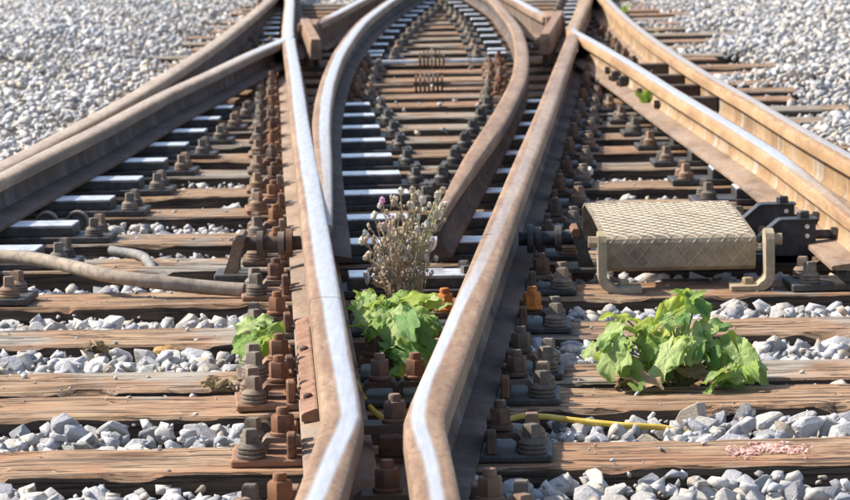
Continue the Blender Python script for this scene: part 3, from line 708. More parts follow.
def cover_bracket(x, s, label):
    root = empty('support_bracket', (x, 7.715, .0), label, 'bracket', 'brackets holding the tread plate cover')
    t = .021; Rr = .038; out = [(0, .128)]; cen = (s * Rr, Rr)
    outer = [(0, .125)] + [(s * (Rr - Rr * math.cos(a)), Rr - Rr * math.sin(a)) for a in np.linspace(0, math.pi / 2, 6)] + [(s * .105, 0)]
    inner = [(s * .105, t * .55)] + [(s * (Rr + .004), t * .6)] + [(s * (Rr - (Rr - t) * math.cos(a)), Rr - (Rr - t) * math.sin(a)) for a in np.linspace(math.pi / 2 * .8, 0, 5)] + [(s * t, .125)]
    b = MB(); b.prism([(u, z + .0015) for u, z in outer + inner], -.055, .035); b.build('angle', M['bracket'], root)
    b = MB(); b.prism([(-.055 + .0, .1265), (-.048, .140), (-.02, .148), (.012, .146), (.03, .138), (.035, .1265)], 0 if s > 0 else -t, t if s > 0 else 0, axis='x'); b.build('rounded_top', M['bracket'], root)
    b = MB(); b.stack(s * .062, -.012, [(.016, .0116), (.016, .017)], 12); b.stack(s * .062, -.012, [(.012, .017), (.0135, .019), (.0135, .028), (.011, .030)], 6); b.build('bolt', M['bracket'], root)
    b = MB(); b.stack(-.01, .122, [(.015, -s * .022), (.015, -s * .001)], 6, axis='x'); b.build('side_bolt', M['bracket'], root)
    return root
cover_bracket(.459, 1, 'curved bracket holding the left end of the tread plate cover')
cover_bracket(.884, -1, 'curved bracket holding the right end of the tread plate cover')

# black lugs bolted to the open switch rail
for i, (y, xa) in enumerate(((8.10, .930), (8.47, .915))):
    root = empty('blade_lug', (xa, y, 0), ['nearer', 'farther'][i] + ' black lug bolted to the ochre switch rail beside the cover', 'lug', 'black lugs on the ochre switch rail')
    xr = path_x(RIN, y) - xa
    b = MB(); b.prism([(-.045, .068), (-.038, .082), (.006, .122), (.10, .124), (.10, .056), (.085, .012), (.0, .012), (-.005, .05), (-.02, .072)], -.020, .020); b.build('arm', M['black'], root, smooth=None)
    b = MB(); b.prism([(-.044, .0835), (.004, .1245), (.012, .1275), (.104, .1285), (.104, .1245), (.010, .1235), (-.038, .0825)], -.030, .030); b.build('flange', M['black'], root)
    b = MB(); b.stack(.070, .0, [(.016, .1288), (.016, .143), (.013, .146)], 6); b.build('nut', M['black'], root)
    b = MB(); b.stack(0, .085, [(.012, .1), (.012, xr - .008)], 10, axis='x'); b.stack(0, .085, [(.02, xr - .024), (.02, xr - .010)], 6, axis='x'); b.build('bolt', M['iron_dark'], root)
    for zz in (.084, .108):
        b = MB(); b.stack(.078, zz, [(.006, -.024), (.006, -.0201)], 10, axis='y'); b.build('rivet', M['slide'], root)
b = MB(); b.box(-.14, .12, -.02, .02, .0, .026, .004)
dr = empty('drive_rod', (.9, 8.1, .012), 'dark drive rod under the black lugs', 'rod'); b.build('bar', M['black'], dr)
b = MB(); b.stack(.013, -.05, [(.014, -.30), (.014, -.14)], 12, axis='x'); b.build('sleeve', M['iron_dark'], dr)

# rod clevis assemblies beside the centre rails
def clevis(x, y, s, label, rail_x):
    root = empty('rod_clevis', (x, y, 0), label, 'rod clevis', 'rod clevises outside the centre rails')
    d = rail_x - x
    for yy in (-.045, .03):
        b = MB(); b.prism([(s * -.022, .015), (s * -.010, .045), (s * .004, .098), (s * .014, .106), (s * .030, .104), (s * .034, .09), (s * .018, .05), (s * .016, .015)], yy, yy + .014); b.build('cheek', M['iron'] if s > 0 else M['iron_dark'], root)
    b = MB(); b.box(-.045, .05, -.07, .07, .001, .0147, .003); b.build('base', M['iron_dark'], root)
    b = MB(); b.stack(-.0, .085, [(.018, min(.02 * s, d - .03 * s)), (.018, max(.02 * s, d - .03 * s))], 14, axis='x'); b.build('rod', M['rust_dark'] if s > 0 else M['black'], root, smooth=40)
    for q, rr in ((.34, .033), (.60, .030), (.70, .037)):
        b = MB(); xx = d * q; b.stack(0, .085, [(rr, xx - .008), (rr, xx + .008)], 14, axis='x'); b.build('collar', M['rust_dark'] if s > 0 else M['iron_dark'], root, smooth=40)
    b = MB(); b.stack(s * .025, .105, [(.012, -.065), (.012, .062)], 6, axis='y'); b.build('pin', M['rust'], root)
clevis(-.455, 8.12, 1, 'rod clevis with two cheeks left of the left centre rail', path_x(R1, 8.12))
clevis(.445, 8.12, -1, 'dark rod clevis between the right centre rail and the cover', path_x(R2, 8.12))

# twin rollers by the left slide chairs
root = empty('blade_roller', (-1.03, 9.32, -.02), 'pair of small steel rollers between slide chairs at the far left', 'roller')
for k, xx in enumerate((-.055, .035)):
    b = MB(); ri, ro = .028, .034; vs = []; n = 20
    for yy in (-.02, .02):
        for rr in (ri, ro):
            for i in range(n): a = 2 * math.pi * i / n; vs.append((xx + rr * math.cos(a), yy, .038 + rr * math.sin(a)))
    fs = []
    for i in range(n):
        j = (i + 1) % n
        fs += [(n + i, n + j, 3 * n + j, 3 * n + i), (i, 2 * n + i, 2 * n + j, j), (i, j, n + j, n + i), (2 * n + i, 3 * n + i, 3 * n + j, 2 * n + j)]
    b.add(vs, fs); b.build('roller', M['iron'], root)
    b = MB(); b.stack(xx, .038, [(.026, -.014), (.026, .014)], 14, axis='y'); b.build('hub', M['iron_dark'], root)
b = MB(); b.box(-.10, .08, .022, .03, -.01, .035, .002); b.build('bracket', M['iron_dark'], root)

# rusty turnbuckles in the middle
for i, (y, lab) in enumerate(((14.78, 'nearer'), (16.62, 'farther'))):
    root = empty('stretcher_rod', (-.0, y, .0), lab + ' of two rusty stretcher rods with a spiky ribbed middle between the curved rails', 'stretcher rod', 'stretcher rods between the curved rails')
    xl, xr = path_x(C1, y) + .07, path_x(C2, y) - .07
    b = MB(); b.box(xl, -.075, -.02, .02, .02, .04, .003); b.box(.06, xr, -.02, .02, .02, .04, .003); b.build('bar', M['slide'] if i == 1 else M['foot_tan'], root)
    for q in range(7):
        rr = .062 - .006 * abs(q - 3); b = MB(); xx = -.065 + q * .02
        b.stack(0, .035, [(rr, xx - .0055), (rr, xx + .0055)], 9, axis='x', rot=q * .3); b.build('ring', M['rust_dark'] if q % 3 else M['rust'], root)

# insulated joint on the left centre rail
# (thin dark gap filler proud of the head by a hair)
P_ = [(path_x(R1, 6.43), 6.43), (path_x(R1, 6.434), 6.434)]
jr = empty('joint_gap', (P_[0][0], 6.43, 0), 'thin dark joint line across the head of the left centre rail', 'rail joint')
sweep('filler', [(u * 1.01, z + .0004) for u, z in HEAD], [Vector((P_[0][0], 6.43, 0)), Vector((P_[1][0], 6.4325, 0))], M['rust_dark'], jr, Vector((P_[0][0], 6.43, 0)), None, ZR)

# ------------------------------------------------------------------ hoses, cable, scrap
def hose(name, pts, r, mat, label, cat, n=12, wob=.0):
    P = spline(pts, .04); org = P[0].copy(); b = MB()
    b.tube([p - org for p in P], [r * (1 + wob * math.sin(i * .9)) for i in range(len(P))], n)
    o = b.build(name, mat, smooth=50, loc=org); tag(o, label, cat); return o
hose('drain_hose', [(-1.6, 8.28, .028), (-1.25, 8.30, .045), (-1.10, 8.24, .052), (-.975, 8.14, .055), (-.86, 7.98, .054), (-.74, 7.80, .050), (-.62, 7.74, .040), (-.50, 7.73, .026), (-.40, 7.71, .020)], .0175, M['hose'],
     'thick brown dusty hose lying across the left sleepers', 'hose', 14, .02)
hose('hose_piece', [(-.82, 8.60, .018), (-.795, 8.58, .016), (-.755, 8.55, .014), (-.715, 8.47, .012), (-.69, 8.40, -.005), (-.675, 8.3, -.05)], .013, M['hose_grey'], 'short broken grey hose end between stones behind the brown hose', 'hose')
hose('yellow_cable', [(-.16, 6.50, .05), (-.125, 6.40, .045), (-.085, 6.22, .03), (-.045, 6.05, .0), (.03, 5.93, -.02), (.14, 5.92, -.015), (.24, 5.94, .004), (.33, 5.93, -.004), (.42, 5.90, -.010), (.50, 5.90, -.016), (.56, 5.90, -.03), (.62, 5.95, -.07)], .0058, M['yellow'],
     'yellow cable running between the stones behind the nearest right sleeper', 'cable', 10)
# white scrap
for q_, (px, py, lab) in enumerate(((584, 158, 'crumpled white plastic scrap between the right centre rail fastenings'), (590, 172, 'smaller white scrap just below the crumpled white one right of centre'))):
    b = MB(); bm = bmesh.new(); bmesh.ops.create_icosphere(bm, subdivisions=2, radius=.017); rr_ = random.Random(q_)
    for v in bm.verts: v.co = Vector((v.co.x * (.8 - .25 * q_), v.co.y * .7, v.co.z * (1.5 - .5 * q_))) * rr_.uniform(.6, 1.25)
    b.bm(bm); o = b.build('white_scrap', M['white'], loc=atz(px, py, .03)); tag(o, lab, 'scrap')

# ------------------------------------------------------------------ stones
def hull(seed, npts, flat=.75, bev=0):
    r = random.Random(seed); bm = bmesh.new()
    sx, sy, sz = 1, r.uniform(.62, .95), r.uniform(.45, .8) * flat / .75
    for _ in range(npts):
        v = Vector((r.gauss(0, 1), r.gauss(0, 1), r.gauss(0, 1))).normalized() * r.uniform(.82, 1)
        bm.verts.new((v.x * sx, v.y * sy, v.z * sz))
    res = bmesh.ops.convex_hull(bm, input=bm.verts[:])
    bmesh.ops.delete(bm, geom=[e for e in res['geom_interior'] if isinstance(e, bmesh.types.BMVert)], context='VERTS')
    bmesh.ops.dissolve_limit(bm, angle_limit=R(14), verts=bm.verts[:], edges=bm.edges[:])
    if bev: bmesh.ops.bevel(bm, geom=bm.edges[:], offset=bev, segments=1, affect='EDGES')
    bmesh.ops.triangulate(bm, faces=bm.faces[:])
    bm.verts.index_update()
    V = np.array([v.co[:] for v in bm.verts], dtype=np.float32); F = np.array([[v.index for v in f.verts] for f in bm.faces], dtype=np.int32); bm.free()
    return V, F
LOW = [hull(100 + i, 8 + i % 4, .85) for i in range(30)]
NEAR = []
for i in range(22):
    V, F = hull(300 + i, 13 + i % 6, bev=.05)
    b = MB(); b.add([tuple(v) for v in V], [tuple(f) for f in F]); NEAR.append(b.mesh('stone', M['stone'], smooth=22))

def vnoise(x, y, s, seed=0):
    return (math.sin(x * s + seed) * math.cos(y * s * 1.13 + seed * 2) + .5 * math.sin(x * s * 2.3 + 1 + seed) * math.cos(y * s * 2.1 + seed) + .3 * math.sin(x * s * 4.7 + y * s * 3.9 + seed)) / 1.6
TY = np.array(TIES)
railsets = [R1, R2, C1, C2, LOUT, LIN, ROUT, RIN]
def in_track(x, y):
    lo, ro = path_x(LOUT, y), path_x(ROUT, y); return lo - .05 < x < ro + .05
def place_rule(x, y, r):
    """height of the top of the ballast at x, y; None where no stone should lie"""
    d = np.abs(TY - y); k = int(d.argmin()); over = d[k] < .128 + r * .55; lo, ro = path_x(LOUT, y), path_x(ROUT, y)
    if lo - .09 < x < ro + .09:
        if over: return None
        if -.15 < x - path_x(R1, y) < 0 or path_x(R1, y) <= x <= path_x(R2, y):
            if y < 8.2 : return -.075
        if y < 7.5: return -.019 + .012 * vnoise(x, y, 5)
        if y < 8.2: return -.040
        if y < 11 and (-1.0 < x < path_x(R1, y) - .2 or path_x(R2, y) + .2 < x < .9): return -.034 + .022 * vnoise(x, y, 3.1, 1)
        return -.055 + .014 * vnoise(x, y, 4, 2)
    # outside the outer rails
    if x < 0:
        e = lo - .09 - x
        h = -.02 + min(.06, e * .16) + .022 * vnoise(x, y, 2.2, 3)
        if y > 17: h = -.018 + .02 * vnoise(x, y, 2.2, 3) + min(.13, max(0, (-1.55 - x)) * .18)
        elif y > 13.5: h -= .004
    else:
        e = x - ro - .09
        h = -.022 + min(.09, e * .13) + .030 * vnoise(x, y, 2.4, 7)
        if y > 12: h = -.018 + .034 * vnoise(x, y, 2.0, 5) + min(.14, max(0, x - 1.5) * .16)
    if over and h < r * .35 and x > -1.75 and x < 1.9: return None
    return h
rng = random.Random(11); STN = []
def fill(x0, x1, y0, y1, sp, rmin, rmax, layers):
    ny_ = int((y1 - y0) / sp); nx_ = int((x1 - x0) / sp)
    for L in range(layers):
        for j in range(ny_):
            for i in range(nx_):
                x = x0 + (i + rng.random() * .9 + .5 * (L % 2)) * sp; y = y0 + (j + rng.random() * .9 + .5 * (L % 2)) * sp
                # stay inside a wide wedge round the view
                if abs(x - .1285) > .20 * y + .45: continue
                u = rng.random(); r = rmin + (rmax - rmin) * u ** 2.2
                if L == 0: r = r * .9
                h = place_rule(x, y, r)
                if h is None: continue
                z = h - r * .35 - (.032 if L == 0 and layers > 1 else 0) + rng.uniform(-.010, .012)
                STN.append((x, y, z, r, L))
fill(-2.6, 2.6, 3.6, 9.0, .056, .021, .045, 3)
fill(-3.6, 3.6, 9.0, 14.0, .055, .018, .042, 2)
fill(-6.0, 6.0, 14.0, 27.0, .063, .017, .047, 2)
fill(-9, 9, 27.5, 46, .16, .03, .07, 1)
for L_, (a_, b_, c_, d_, sp_) in enumerate(((-2.2, 2.2, 4.3, 9.0, .05), (-3.6, 3.6, 9, 14, .055), (-6, 6, 14, 25, .075))):
    fill(a_, b_, c_, d_, sp_, .007, .017, 1)
# loose stones on sleepers and in the middle
for px, py, r in ((378, 100, .022), (440, 104, .026), (455, 101, .02), (373, 110, .025), (445, 132, .028), (420, 134, .025), (405, 86, .016), (488, 86, .022), (471, 68, .024), (432, 86, .014),
                  (408, 66, .015), (352, 100, .02), (466, 135, .018), (395, 103, .015), (405, 110, .018), (477, 105, .015), (384, 52, .015), (730, 352, .012), (704, 443, .008)):
    p = atz(px, py, r * .4); STN.append((p.x, p.y, p.z, r, 3))
for _ in range(1500):
    k = rng.randint(1, 22); y = TIES[k] + rng.uniform(-.12, .12); x = rng.uniform(-1.7, 1.8)
    if abs(x - .1285) > .18 * y + .3: continue
    STN.append((x, y, .001, rng.choice((.002, .003, .003, .004, .006, .009)), 0))
# hand placed larger stones near the camera
BIG = [(70, 422, .052, .060), (60, 432, .042, .03), (118, 432, .04, .02), (165, 437, .045, .02), (25, 428, .028, .02), (200, 435, .04, .02), (690, 415, .045, .05), (740, 412, .038, .05), (583, 428, .036, .03), (640, 428, .04, .02),
       (700, 428, .042, .0), (770, 425, .05, .0), (830, 430, .045, .0), (560, 424, .034, .03), (800, 420, .04, .0), (150, 352, .045, 0), (205, 350, .05, 0), (188, 348, .04, 0), (35, 355, .04, 0), (120, 360, .045, 0), (228, 345, .035, 0),
       (570, 345, .05, 0), (770, 338, .045, .0), (745, 348, .035, 0), (800, 345, .04, 0), (835, 340, .035, 0), (590, 320, .04, 0), (735, 309, .04, 0), (765, 310, .035, 0), (800, 312, .03, 0), (390, 492, .045, 0)]
for px, py, r, up in BIG:
    z = -.035 + up * .3 + r * .15; p = atz(px, py, z)
    d = np.abs(TY - p.y); k = int(d.argmin())
    if d[k] < .128 + r * .8: p.y = TY[k] + math.copysign(.128 + r * .8, p.y - TY[k])
    STN.append((p.x, p.y, z, r, 9))
# the 300 that show largest
def score(s):
    x, y, z, r, L = s
    c = Vector((x, y, z)) - CAM; dd = c.dot(c_fwd); px = 425 + 3200 * c.dot(c_right) / dd; py = 250 - 3200 * c.dot(c_up) / dd
    if not (-10 < px < 860 and -10 < py < 512): return 0
    lx, rx = path_x(R1, y), path_x(R2, y)
    if lx - .1 < x < rx + .1 and L < 9: return 0
    return r / dd * (1 if L in (1, 2) else (.35 if L == 0 else 1.5))
idx = sorted(range(len(STN)), key=lambda i: -score(STN[i])); near = set(idx[:300])
for i in idx[:300]:
    x, y, z, r, L = STN[i]
    o = bpy.data.objects.new('stone', rng.choice(NEAR)); C.objects.link(o); o.parent = ground
    o.location = (x, y, z); o.scale = (r * rng.uniform(.9, 1.15), r * rng.uniform(.85, 1.05), r * rng.uniform(.85, 1.15)); o.rotation_euler = (rng.uniform(-.7, .7), rng.uniform(-.7, .7), rng.uniform(0, 6.28))
rest = [STN[i] for i in idx[300:]]
print('stones', len(STN))
A = np.array([(s[0], s[1], s[2], s[3]) for s in rest], dtype=np.float32); nS = len(A)
rs = np.random.RandomState(5); var = rs.randint(0, len(LOW), nS); VV = []; FF = []; RR = []; off = 0
ea, eb, ec = rs.uniform(-.6, .6, nS), rs.uniform(-.6, .6, nS), rs.uniform(0, 6.28, nS); sc = rs.uniform(.85, 1.15, (nS, 3)); rv = rs.uniform(0, 1, nS)
for q in range(len(LOW)):
    I = np.where(var == q)[0]; V, F = LOW[q]
    if len(I) == 0: continue
    P = V[None] * (A[I, 3][:, None, None] * sc[I][:, None, :])
    ca, sa = np.cos(ea[I])[:, None], np.sin(ea[I])[:, None]; y, z = P[..., 1] * ca - P[..., 2] * sa, P[..., 1] * sa + P[..., 2] * ca; x = P[..., 0]
    cb, sb = np.cos(eb[I])[:, None], np.sin(eb[I])[:, None]; x, z = x * cb + z * sb, -x * sb + z * cb
    cc, sc_ = np.cos(ec[I])[:, None], np.sin(ec[I])[:, None]; x, y = x * cc - y * sc_, x * sc_ + y * cc
    W = np.stack([x, y, z], -1) + A[I, None, :3]
    n_, k_ = len(I), len(V); VV.append(W.reshape(-1, 3)); FF.append((F[None] + (np.arange(n_) * k_)[:, None, None] + off).reshape(-1, 3)); RR.append(np.repeat(rv[I], k_)); off += n_ * k_
VV = np.concatenate(VV).astype(np.float32); FF = np.concatenate(FF).astype(np.int32); RR = np.concatenate(RR).astype(np.float32)
me = bpy.data.meshes.new('gravel'); me.vertices.add(len(VV)); me.vertices.foreach_set('co', VV.ravel()); me.loops.add(FF.size); me.loops.foreach_set('vertex_index', FF.ravel())
me.polygons.add(len(FF)); me.polygons.foreach_set('loop_start', np.arange(0, FF.size, 3, dtype=np.int32)); me.polygons.foreach_set('loop_total', np.full(len(FF), 3, dtype=np.int32))
me.update(calc_edges=True); a = me.attributes.new('rnd', 'FLOAT', 'POINT'); a.data.foreach_set('value', RR); me.materials.append(M['stone_mass'])
print('gravel tris', len(FF))
gr = bpy.data.objects.new('gravel', me); C.objects.link(gr); tag(gr, 'pale grey limestone gravel spread beside and between the rails', 'gravel', kind='stuff')

# ------------------------------------------------------------------ plants
def leaf_mesh(seed, mat, lobes=5, curl=.25, size=1.0):
    """a lobed, toothed, crinkled leaf lying in xy with its stalk joint at the origin and its tip along +y"""
    r = random.Random(seed); nr, ns = 9, 84; ph = r.uniform(0, 50); vs = [(0, 0, 0)]; ve = [1.0]; fs = []
    A = math.pi * .95; fold = r.uniform(.0, .35); depth = r.uniform(.07, .14)
    tri = lambda q: abs((q % 1) * 2 - 1)
    for k in range(1, nr + 1):
        t = k / nr
        for i in range(ns):
            a = -A + 2 * A * i / (ns - 1)
            lp = tri(a * lobes / (2 * A) + (.5 if lobes % 2 == 0 else 0) + 0)          # 1 on a lobe's axis
            lob = 1 - lp if lobes % 2 == 0 else lp
            edge = depth * (1 - lob) ** 1.1 * 1.6
            tooth = .045 * (tri(a * 3.1 + .3) - .5) + .05 * (tri(a * 6.7) - .5)
            rad = (.66 + .30 * math.cos(a * .5) ** 2) - (edge - tooth) * t * t
            rad *= 1 + .10 * mnoise.noise((a * 1.3, ph, 0))
            x, y = math.sin(a) * rad * t * .95, math.cos(a) * rad * t
            vein = lob ** 26
            side = tri(a * 6.1) ** 8 * t * .35
            z = .11 * t * mnoise.noise((x * 2.3, y * 2.3, ph)) + .045 * mnoise.noise((x * 6.5, y * 6.5, ph + 9)) + .02 * mnoise.noise((x * 15, y * 15, ph)) \
                + .13 * t ** 3 * math.sin(a * 5 + ph) + fold * abs(x) * .8 - curl * x * x - curl * 1.1 * (y - .1) ** 2 * (1 if y > 0 else .4) - .035 * vein * (1 - t * .6)
            vs.append((x * size, y * size, z * size)); ve.append(min(1, vein + side))
    for i in range(ns - 1): fs.append((0, 1 + i, 2 + i))
    for k in range(nr - 1):
        for i in range(ns - 1):
            a = 1 + k * ns + i; fs.append((a, a + ns, a + ns + 1, a + 1))
    me = bpy.data.meshes.new('leaf'); me.from_pydata(vs, [], fs); me.materials.append(mat); me.polygons.foreach_set('use_smooth', [True] * len(me.polygons))
    at_ = me.attributes.new('vein', 'FLOAT', 'POINT'); at_.data.foreach_set('value', ve); return me
def add_leaf(root, base, tip, size_w, mat, seed, roll=0., facing=None, stalk=True, lobes=5, curl=.25, foot=None, stem_mat='stem'):
    """leaf whose joint sits at base, pointing to tip (root-local points)"""
    base, tip = Vector(base), Vector(tip); Y = (tip - base); L = Y.length; Y.normalize()
    up = Vector(facing or (0, -.4, 1)); X = Y.cross(up).normalized(); Z = X.cross(Y); 
    q = Matrix((X, Y, Z)).transposed().to_4x4() @ Matrix.Rotation(roll, 4, 'Y')
    o = bpy.data.objects.new('leaf', leaf_mesh(seed, mat, lobes, curl)); C.objects.link(o); o.parent = root
    o.matrix_local = Matrix.Translation(base) @ q @ Matrix.Diagonal((size_w, L * .95, (size_w + L) / 2, 1))
    if stalk:
        b = MB(); f = Vector(foot or (0, 0, 0)); mid = (f + base) / 2 + Vector((0, 0, .012)); b.tube(spline([f, mid, base], .012), [.0022] * 99 if 0 else .0021, 6)
        b.build('stalk', M[stem_mat], root)
    return o
# right plant: pixel of joint, pixel of tip, half width (m), material, depth
def leafset(root, Y0, rows, sd=0, gs=.98):
    org = Vector(root.location); rl = random.Random(sd + 5); full = []
    for r0 in rows:
        full.append(r0)
        bx, by, tx, ty, wd, mt, dy, tdy, roll = r0
        if mt != 'leaf_dry' and len(rows) > 8:
            jx, jy = rl.uniform(-15, 15), rl.uniform(-5, 12)
            if by + jy + 8 < 392: full.append((bx + jx, by + jy, bx + jx + (tx - bx) * .75 + rl.uniform(-7, 7), by + jy + (ty - by) * .75 + rl.uniform(-5, 4), wd * rl.uniform(.5, .75), rl.choice(['leaf', 'leaf_yel', 'leaf_pale', 'leaf_dark']), dy - rl.uniform(-.02, .05), tdy - rl.uniform(.0, .05), roll + rl.uniform(-.5, .5)))
    rows = full
    for i, (bx, by, tx, ty, wd, mt, dy, tdy, roll) in enumerate(rows):
        base = at(bx, by, Y0 + dy) - org; tip = at(tx, ty, Y0 + tdy) - org
        tip = base + (tip - base) * gs; add_leaf(root, base, tip, wd * gs, M[mt], sd + i, roll, facing=(-.3 + rl.uniform(-.3, .3), -.45 + rl.uniform(-.2, .3), 1.0), lobes=5 + (i % 2) * 2, curl=.10 + .11 * (i % 3), foot=(random.uniform(-.012, .012), random.uniform(-.01, .01), .0))
o_ = atz(676, 378, -.01)
pr = empty('broad_leaved_weed', (o_.x, 6.31, -.01), 'large bright green lobed weed growing on the right between the sleepers', 'weed', 'green weeds between the sleepers')
rowsR = [(668, 318, 692, 285, .040, 'leaf_yel', .02, .05, .5), (690, 300, 716, 326, .052, 'leaf', .03, .0, -.6), (625, 318, 598, 312, .040, 'leaf_yel', .0, .0, .2), (615, 330, 596, 348, .045, 'leaf_pale', -.04, -.05, .2),
         (640, 325, 655, 330, .040, 'leaf_yel', .03, .0, .3), (604, 350, 600, 368, .036, 'leaf_yel', -.02, -.04, .4), (612, 352, 610, 384, .050, 'leaf_pale', -.08, -.11, .1), (645, 345, 645, 378, .044, 'leaf', -.04, -.08, .7),
         (668, 352, 650, 384, .050, 'leaf_pale', -.09, -.13, .2), (672, 318, 668, 330, .036, 'leaf_pale', .0, -.02, 0), (690, 338, 688, 366, .046, 'leaf_pale', -.03, -.09, .0), (703, 345, 716, 362, .036, 'leaf_pale', -.02, -.07, .2),
         (712, 330, 735, 322, .036, 'leaf_dark', .05, .05, .0), (728, 350, 740, 332, .046, 'leaf_dark', .03, .05, -.4), (732, 352, 762, 378, .052, 'leaf', -.02, -.06, -.3), (740, 355, 752, 385, .046, 'leaf_pale', -.05, -.1, .1),
         (724, 374, 698, 392, .034, 'leaf', -.12, -.15, .5), (728, 380, 750, 384, .034, 'leaf_dark', -.09, -.12, .0), (660, 340, 678, 350, .036, 'leaf', -.01, -.04, .1), (655, 360, 675, 378, .034, 'leaf_dark', -.02, -.07, .2),
         (634, 340, 622, 352, .036, 'leaf', .0, -.03, .1), (700, 330, 712, 344, .034, 'leaf_pale', .0, -.03, .4), (690, 368, 716, 374, .030, 'leaf_dry', -.06, -.08, .1), (640, 380, 668, 388, .028, 'leaf_dry', -.12, -.15, .0), (628, 365, 640, 384, .034, 'leaf', -.08, -.11, .3), (715, 358, 722, 378, .036, 'leaf', -.04, -.07, .4)]
leafset(pr, 6.33, rowsR, 10)
b = MB(); b.tube(spline([(0, 0, 0), (.002, 0, .05), (-.004, .01, .12)], .02), [.006, .0055, .005, .0045, .004, .0035, .003, .003, .003, .003][:len(spline([(0, 0, 0), (.002, 0, .05), (-.004, .01, .12)], .02))], 7); b.build('stem', M['stem'], pr)
pc = empty('broad_leaved_weed', (.0, 6.55, 0), 'crinkled green weed growing between the two centre rails', 'weed', 'green weeds between the sleepers')
rowsC = [(372, 300, 352, 288, .038, 'leaf_yel', .08, .10, .2), (410, 298, 440, 292, .040, 'leaf_yel', .06, .05, .0), (408, 302, 395, 288, .036, 'leaf', .08, .1, .2), (372, 312, 350, 302, .045, 'leaf_pale', .05, .05, .1), (368, 318, 350, 320, .045, 'leaf_pale', .0, .0, .2),
         (385, 315, 380, 330, .045, 'leaf_pale', -.02, -.04, -.1), (392, 312, 412, 305, .040, 'leaf', .03, .03, .0), (395, 322, 412, 346, .058, 'leaf_pale', -.05, -.12, .1), (415, 330, 428, 352, .045, 'leaf_dark', -.06, -.1, -.2),
         (400, 345, 430, 362, .055, 'leaf_dark', -.08, -.12, .1), (405, 362, 412, 378, .045, 'leaf', -.12, -.18, .0), (395, 340, 385, 356, .036, 'leaf_dark', -.06, -.1, .3), (420, 318, 438, 335, .036, 'leaf', -.02, -.05, .1), (375, 325, 365, 342, .036, 'leaf', -.04, -.08, .2),
         (430, 303, 446, 298, .030, 'leaf_yel', .05, .05, .2), (390, 300, 385, 310, .034, 'leaf', .05, .02, .2), (362, 306, 372, 322, .034, 'leaf_pale', .04, .02, .1)]
leafset(pc, 6.50, rowsC, 60)
pl_ = empty('broad_leaved_weed', (-.30, 6.62, 0), 'small ragged green weed beside the rusty nuts left of the centre rails', 'weed', 'green weeds between the sleepers')
rowsL = [(252, 325, 236, 322, .034, 'leaf_pale', .0, .02, .0), (256, 325, 270, 316, .030, 'leaf_pale', .02, .03, .1), (262, 338, 280, 324, .034, 'leaf', -.02, .0, .2), (250, 342, 234, 352, .038, 'leaf', -.05, -.06, .0), (258, 345, 262, 358, .034, 'leaf_yel', -.04, -.07, .2), (248, 350, 246, 364, .028, 'leaf_dark', -.05, -.08, .0), (272, 345, 276, 356, .02, 'leaf_yel', -.04, -.05, .0)]
leafset(pl_, 6.60, rowsL, 90, 1.3)
# tiny weeds
for lab, px, py, Y0, mt in (('tiny green weed between the right sleepers under the ochre rail', 648, 106, 12.9, 'leaf'), ('yellow green weed between the two right rails near the top', 622, 22, 18.9, 'leaf_yel')):
    q = at(px, py, Y0); t = empty('small_weed', q, lab, 'weed')
    for i in range(9):
        a = i * 2.4; L = random.uniform(.03, .06); add_leaf(t, (0, 0, 0), (math.cos(a) * L, math.sin(a) * L * .6, .035 + .04 * (i % 3)), .018, M[mt], 200 + i, stalk=False)
# dried leaves
def dry_pile(label, px, py, z, n, spread, mats, sz, cat='dry leaves'):
    q = atz(px, py, z); t = empty('dry_leaves', q, label, cat)
    for i in range(n):
        a = random.uniform(0, 6.28); b0 = Vector((random.uniform(-1, 1) * spread, random.uniform(-.4, .4) * spread, .004 + random.random() * spread * .35))
        L = sz * random.uniform(.7, 1.3); d = Vector((math.cos(a), math.sin(a) * .6, random.uniform(-.1, .8))).normalized() * L
        add_leaf(t, b0, b0 + d, L * .55, M[random.choice(mats)], 300 + i, random.uniform(-1, 1), stalk=False, curl=.7)
    return t
dry_pile('heap of brown dried leaves against the screws left of the centre rails', 222, 388, .0, 22, .032, ['leaf_dry', 'leaf_dry', 'seed'], .022)
dry_pile('dark brown curled leaf clump on the left stones', 97, 350, -.005, 12, .018, ['leaf_dry', 'leaf_dry', 'rust_dark'], .022)
dry_pile('single orange leaf standing between the left stones', 162, 350, -.01, 2, .006, ['leaf_orange'], .036, 'leaf')
dry_pile('few dried leaves at the root of the right weed', 632, 387, .0, 7, .03, ['leaf_dry'], .02)
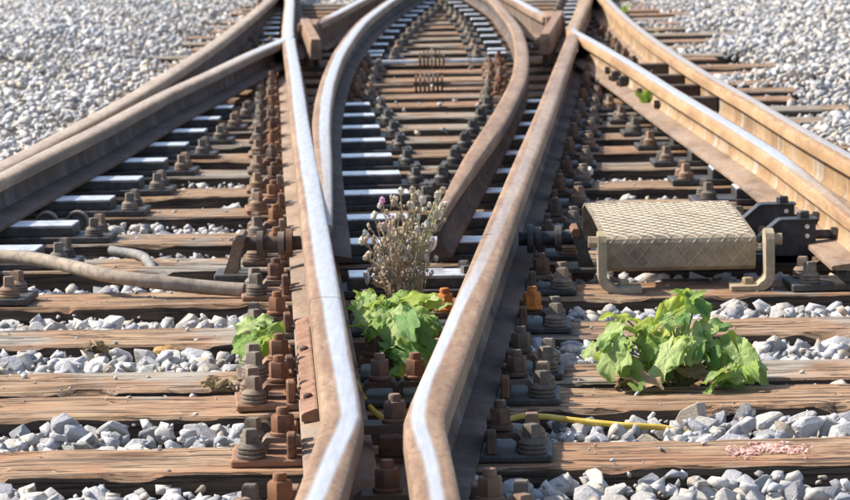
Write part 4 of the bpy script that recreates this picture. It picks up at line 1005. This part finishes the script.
# dried thistle
th = empty('dried_thistle', (-.02, 7.52, -.03), 'dried thistle with pale seed heads standing between the centre rails', 'thistle')
rt = random.Random(4); tips = [(376, 215), (366, 240), (385, 200), (398, 192), (410, 205), (422, 200), (436, 195), (443, 205), (428, 225), (405, 230), (390, 238), (440, 190), (370, 255), (415, 190), (380, 228), (400, 215), (412, 240), (435, 215), (425, 240), (395, 250)]
org = Vector(th.location)
def head_mb(p, r):
    b = MB(); bm = bmesh.new(); bmesh.ops.create_icosphere(bm, subdivisions=1, radius=r)
    for v in bm.verts: v.co = Vector((v.co.x * .8, v.co.y * .8, v.co.z * 1.15)) * rt.uniform(.75, 1.2) + p
    b.bm(bm); return b
for i, (tx, ty) in enumerate(tips):
    tip = at(tx + rt.uniform(-3, 3), ty, 7.5 + rt.uniform(-.08, .1)) - org
    bs = Vector((rt.uniform(-.02, .02) + (.03 if tx > 415 else -.005), rt.uniform(-.03, .03), 0)); mid = bs.lerp(tip, .55) + Vector((rt.uniform(-.008, .008) - (tip.x - bs.x) * .2, 0, .01))
    P = spline([bs, mid, tip], .02); b = MB(); b.tube(P, [.0030 - .0018 * k / len(P) for k in range(len(P))], 5)
    ends = [(tip, .0105)]; 
    for q in range(rt.randint(9, 13)):
        k = rt.randint(len(P) // 3, len(P) - 2); s0 = P[k]; dv = Vector((rt.uniform(-1, 1), rt.uniform(-.6, .6), rt.uniform(.2, 1.2))).normalized() * rt.uniform(.018, .055)
        e = s0 + dv; b.tube([s0, s0 + dv * .5 + Vector((0, 0, -.003)), e], [.0011, .0009, .0007], 4)
        ends.append((e, rt.uniform(.004, .0095)))
        if rt.random() < .7:
            e2 = e - dv * .3 + Vector((rt.uniform(-.012, .012), 0, rt.uniform(-.004, .016))); b.tube([s0 + dv * .55, e2], .0007, 4); ends.append((e2, rt.uniform(.003, .0065)))
    st = b.build('stem', M['dry_green'] if tx > 420 else M['dry'], th)
    for e, r_ in ends:
        mt = M['fluff'] if rt.random() < .5 else M['seed']
        if (tx < 392 and ty < 216 and rt.random() < .28): mt = M['pinkflower']
        head_mb(e, r_).build('seed_head', mt, st)
tw = MB()
for i in range(46):
    b0 = Vector((rt.uniform(-.03, .05), rt.uniform(-.04, .04), rt.uniform(0, .08))); e = at(rt.uniform(362, 444), rt.uniform(196, 262), 7.5 + rt.uniform(-.1, .1)) - org
    e = b0.lerp(e, rt.uniform(.6, 1)); mid = b0.lerp(e, .5) + Vector((rt.uniform(-.012, .012), 0, rt.uniform(-.01, .012)))
    tw.tube(spline([b0, mid, e], .03), rt.uniform(.0005, .0011), 4)
    for q in range(3):
        k_ = b0.lerp(e, rt.uniform(.5, 1)); tw.tube([k_, k_ + Vector((rt.uniform(-.02, .02), rt.uniform(-.01, .01), rt.uniform(.0, .022)))], .0006, 4)
tw.build('fine_twigs', M['dry'], th)['kind'] = 'stuff'
# pink crumbs
cr = MB(); rp = random.Random(9)
for i in range(330):
    t = rp.random(); p = atz(728 + 82 * t + rp.gauss(0, 2), 450 + rp.gauss(0, 2.9) - 2 * t + 2 * math.sin(t * 9), .003); r_ = rp.uniform(.0018, .0075) * (1.2 - abs(t - .45))
    V, F = LOW[rp.randint(0, 29)]; cr.add([(p.x + v[0] * r_, p.y + v[1] * r_, p.z + v[2] * r_ * .8) for v in V], [tuple(f) for f in F])
o = cr.build('pink_crumbs', M['pink']); tag(o, 'patch of pinkish crumbs lying on the nearest sleeper at right', 'crumbs', kind='stuff')
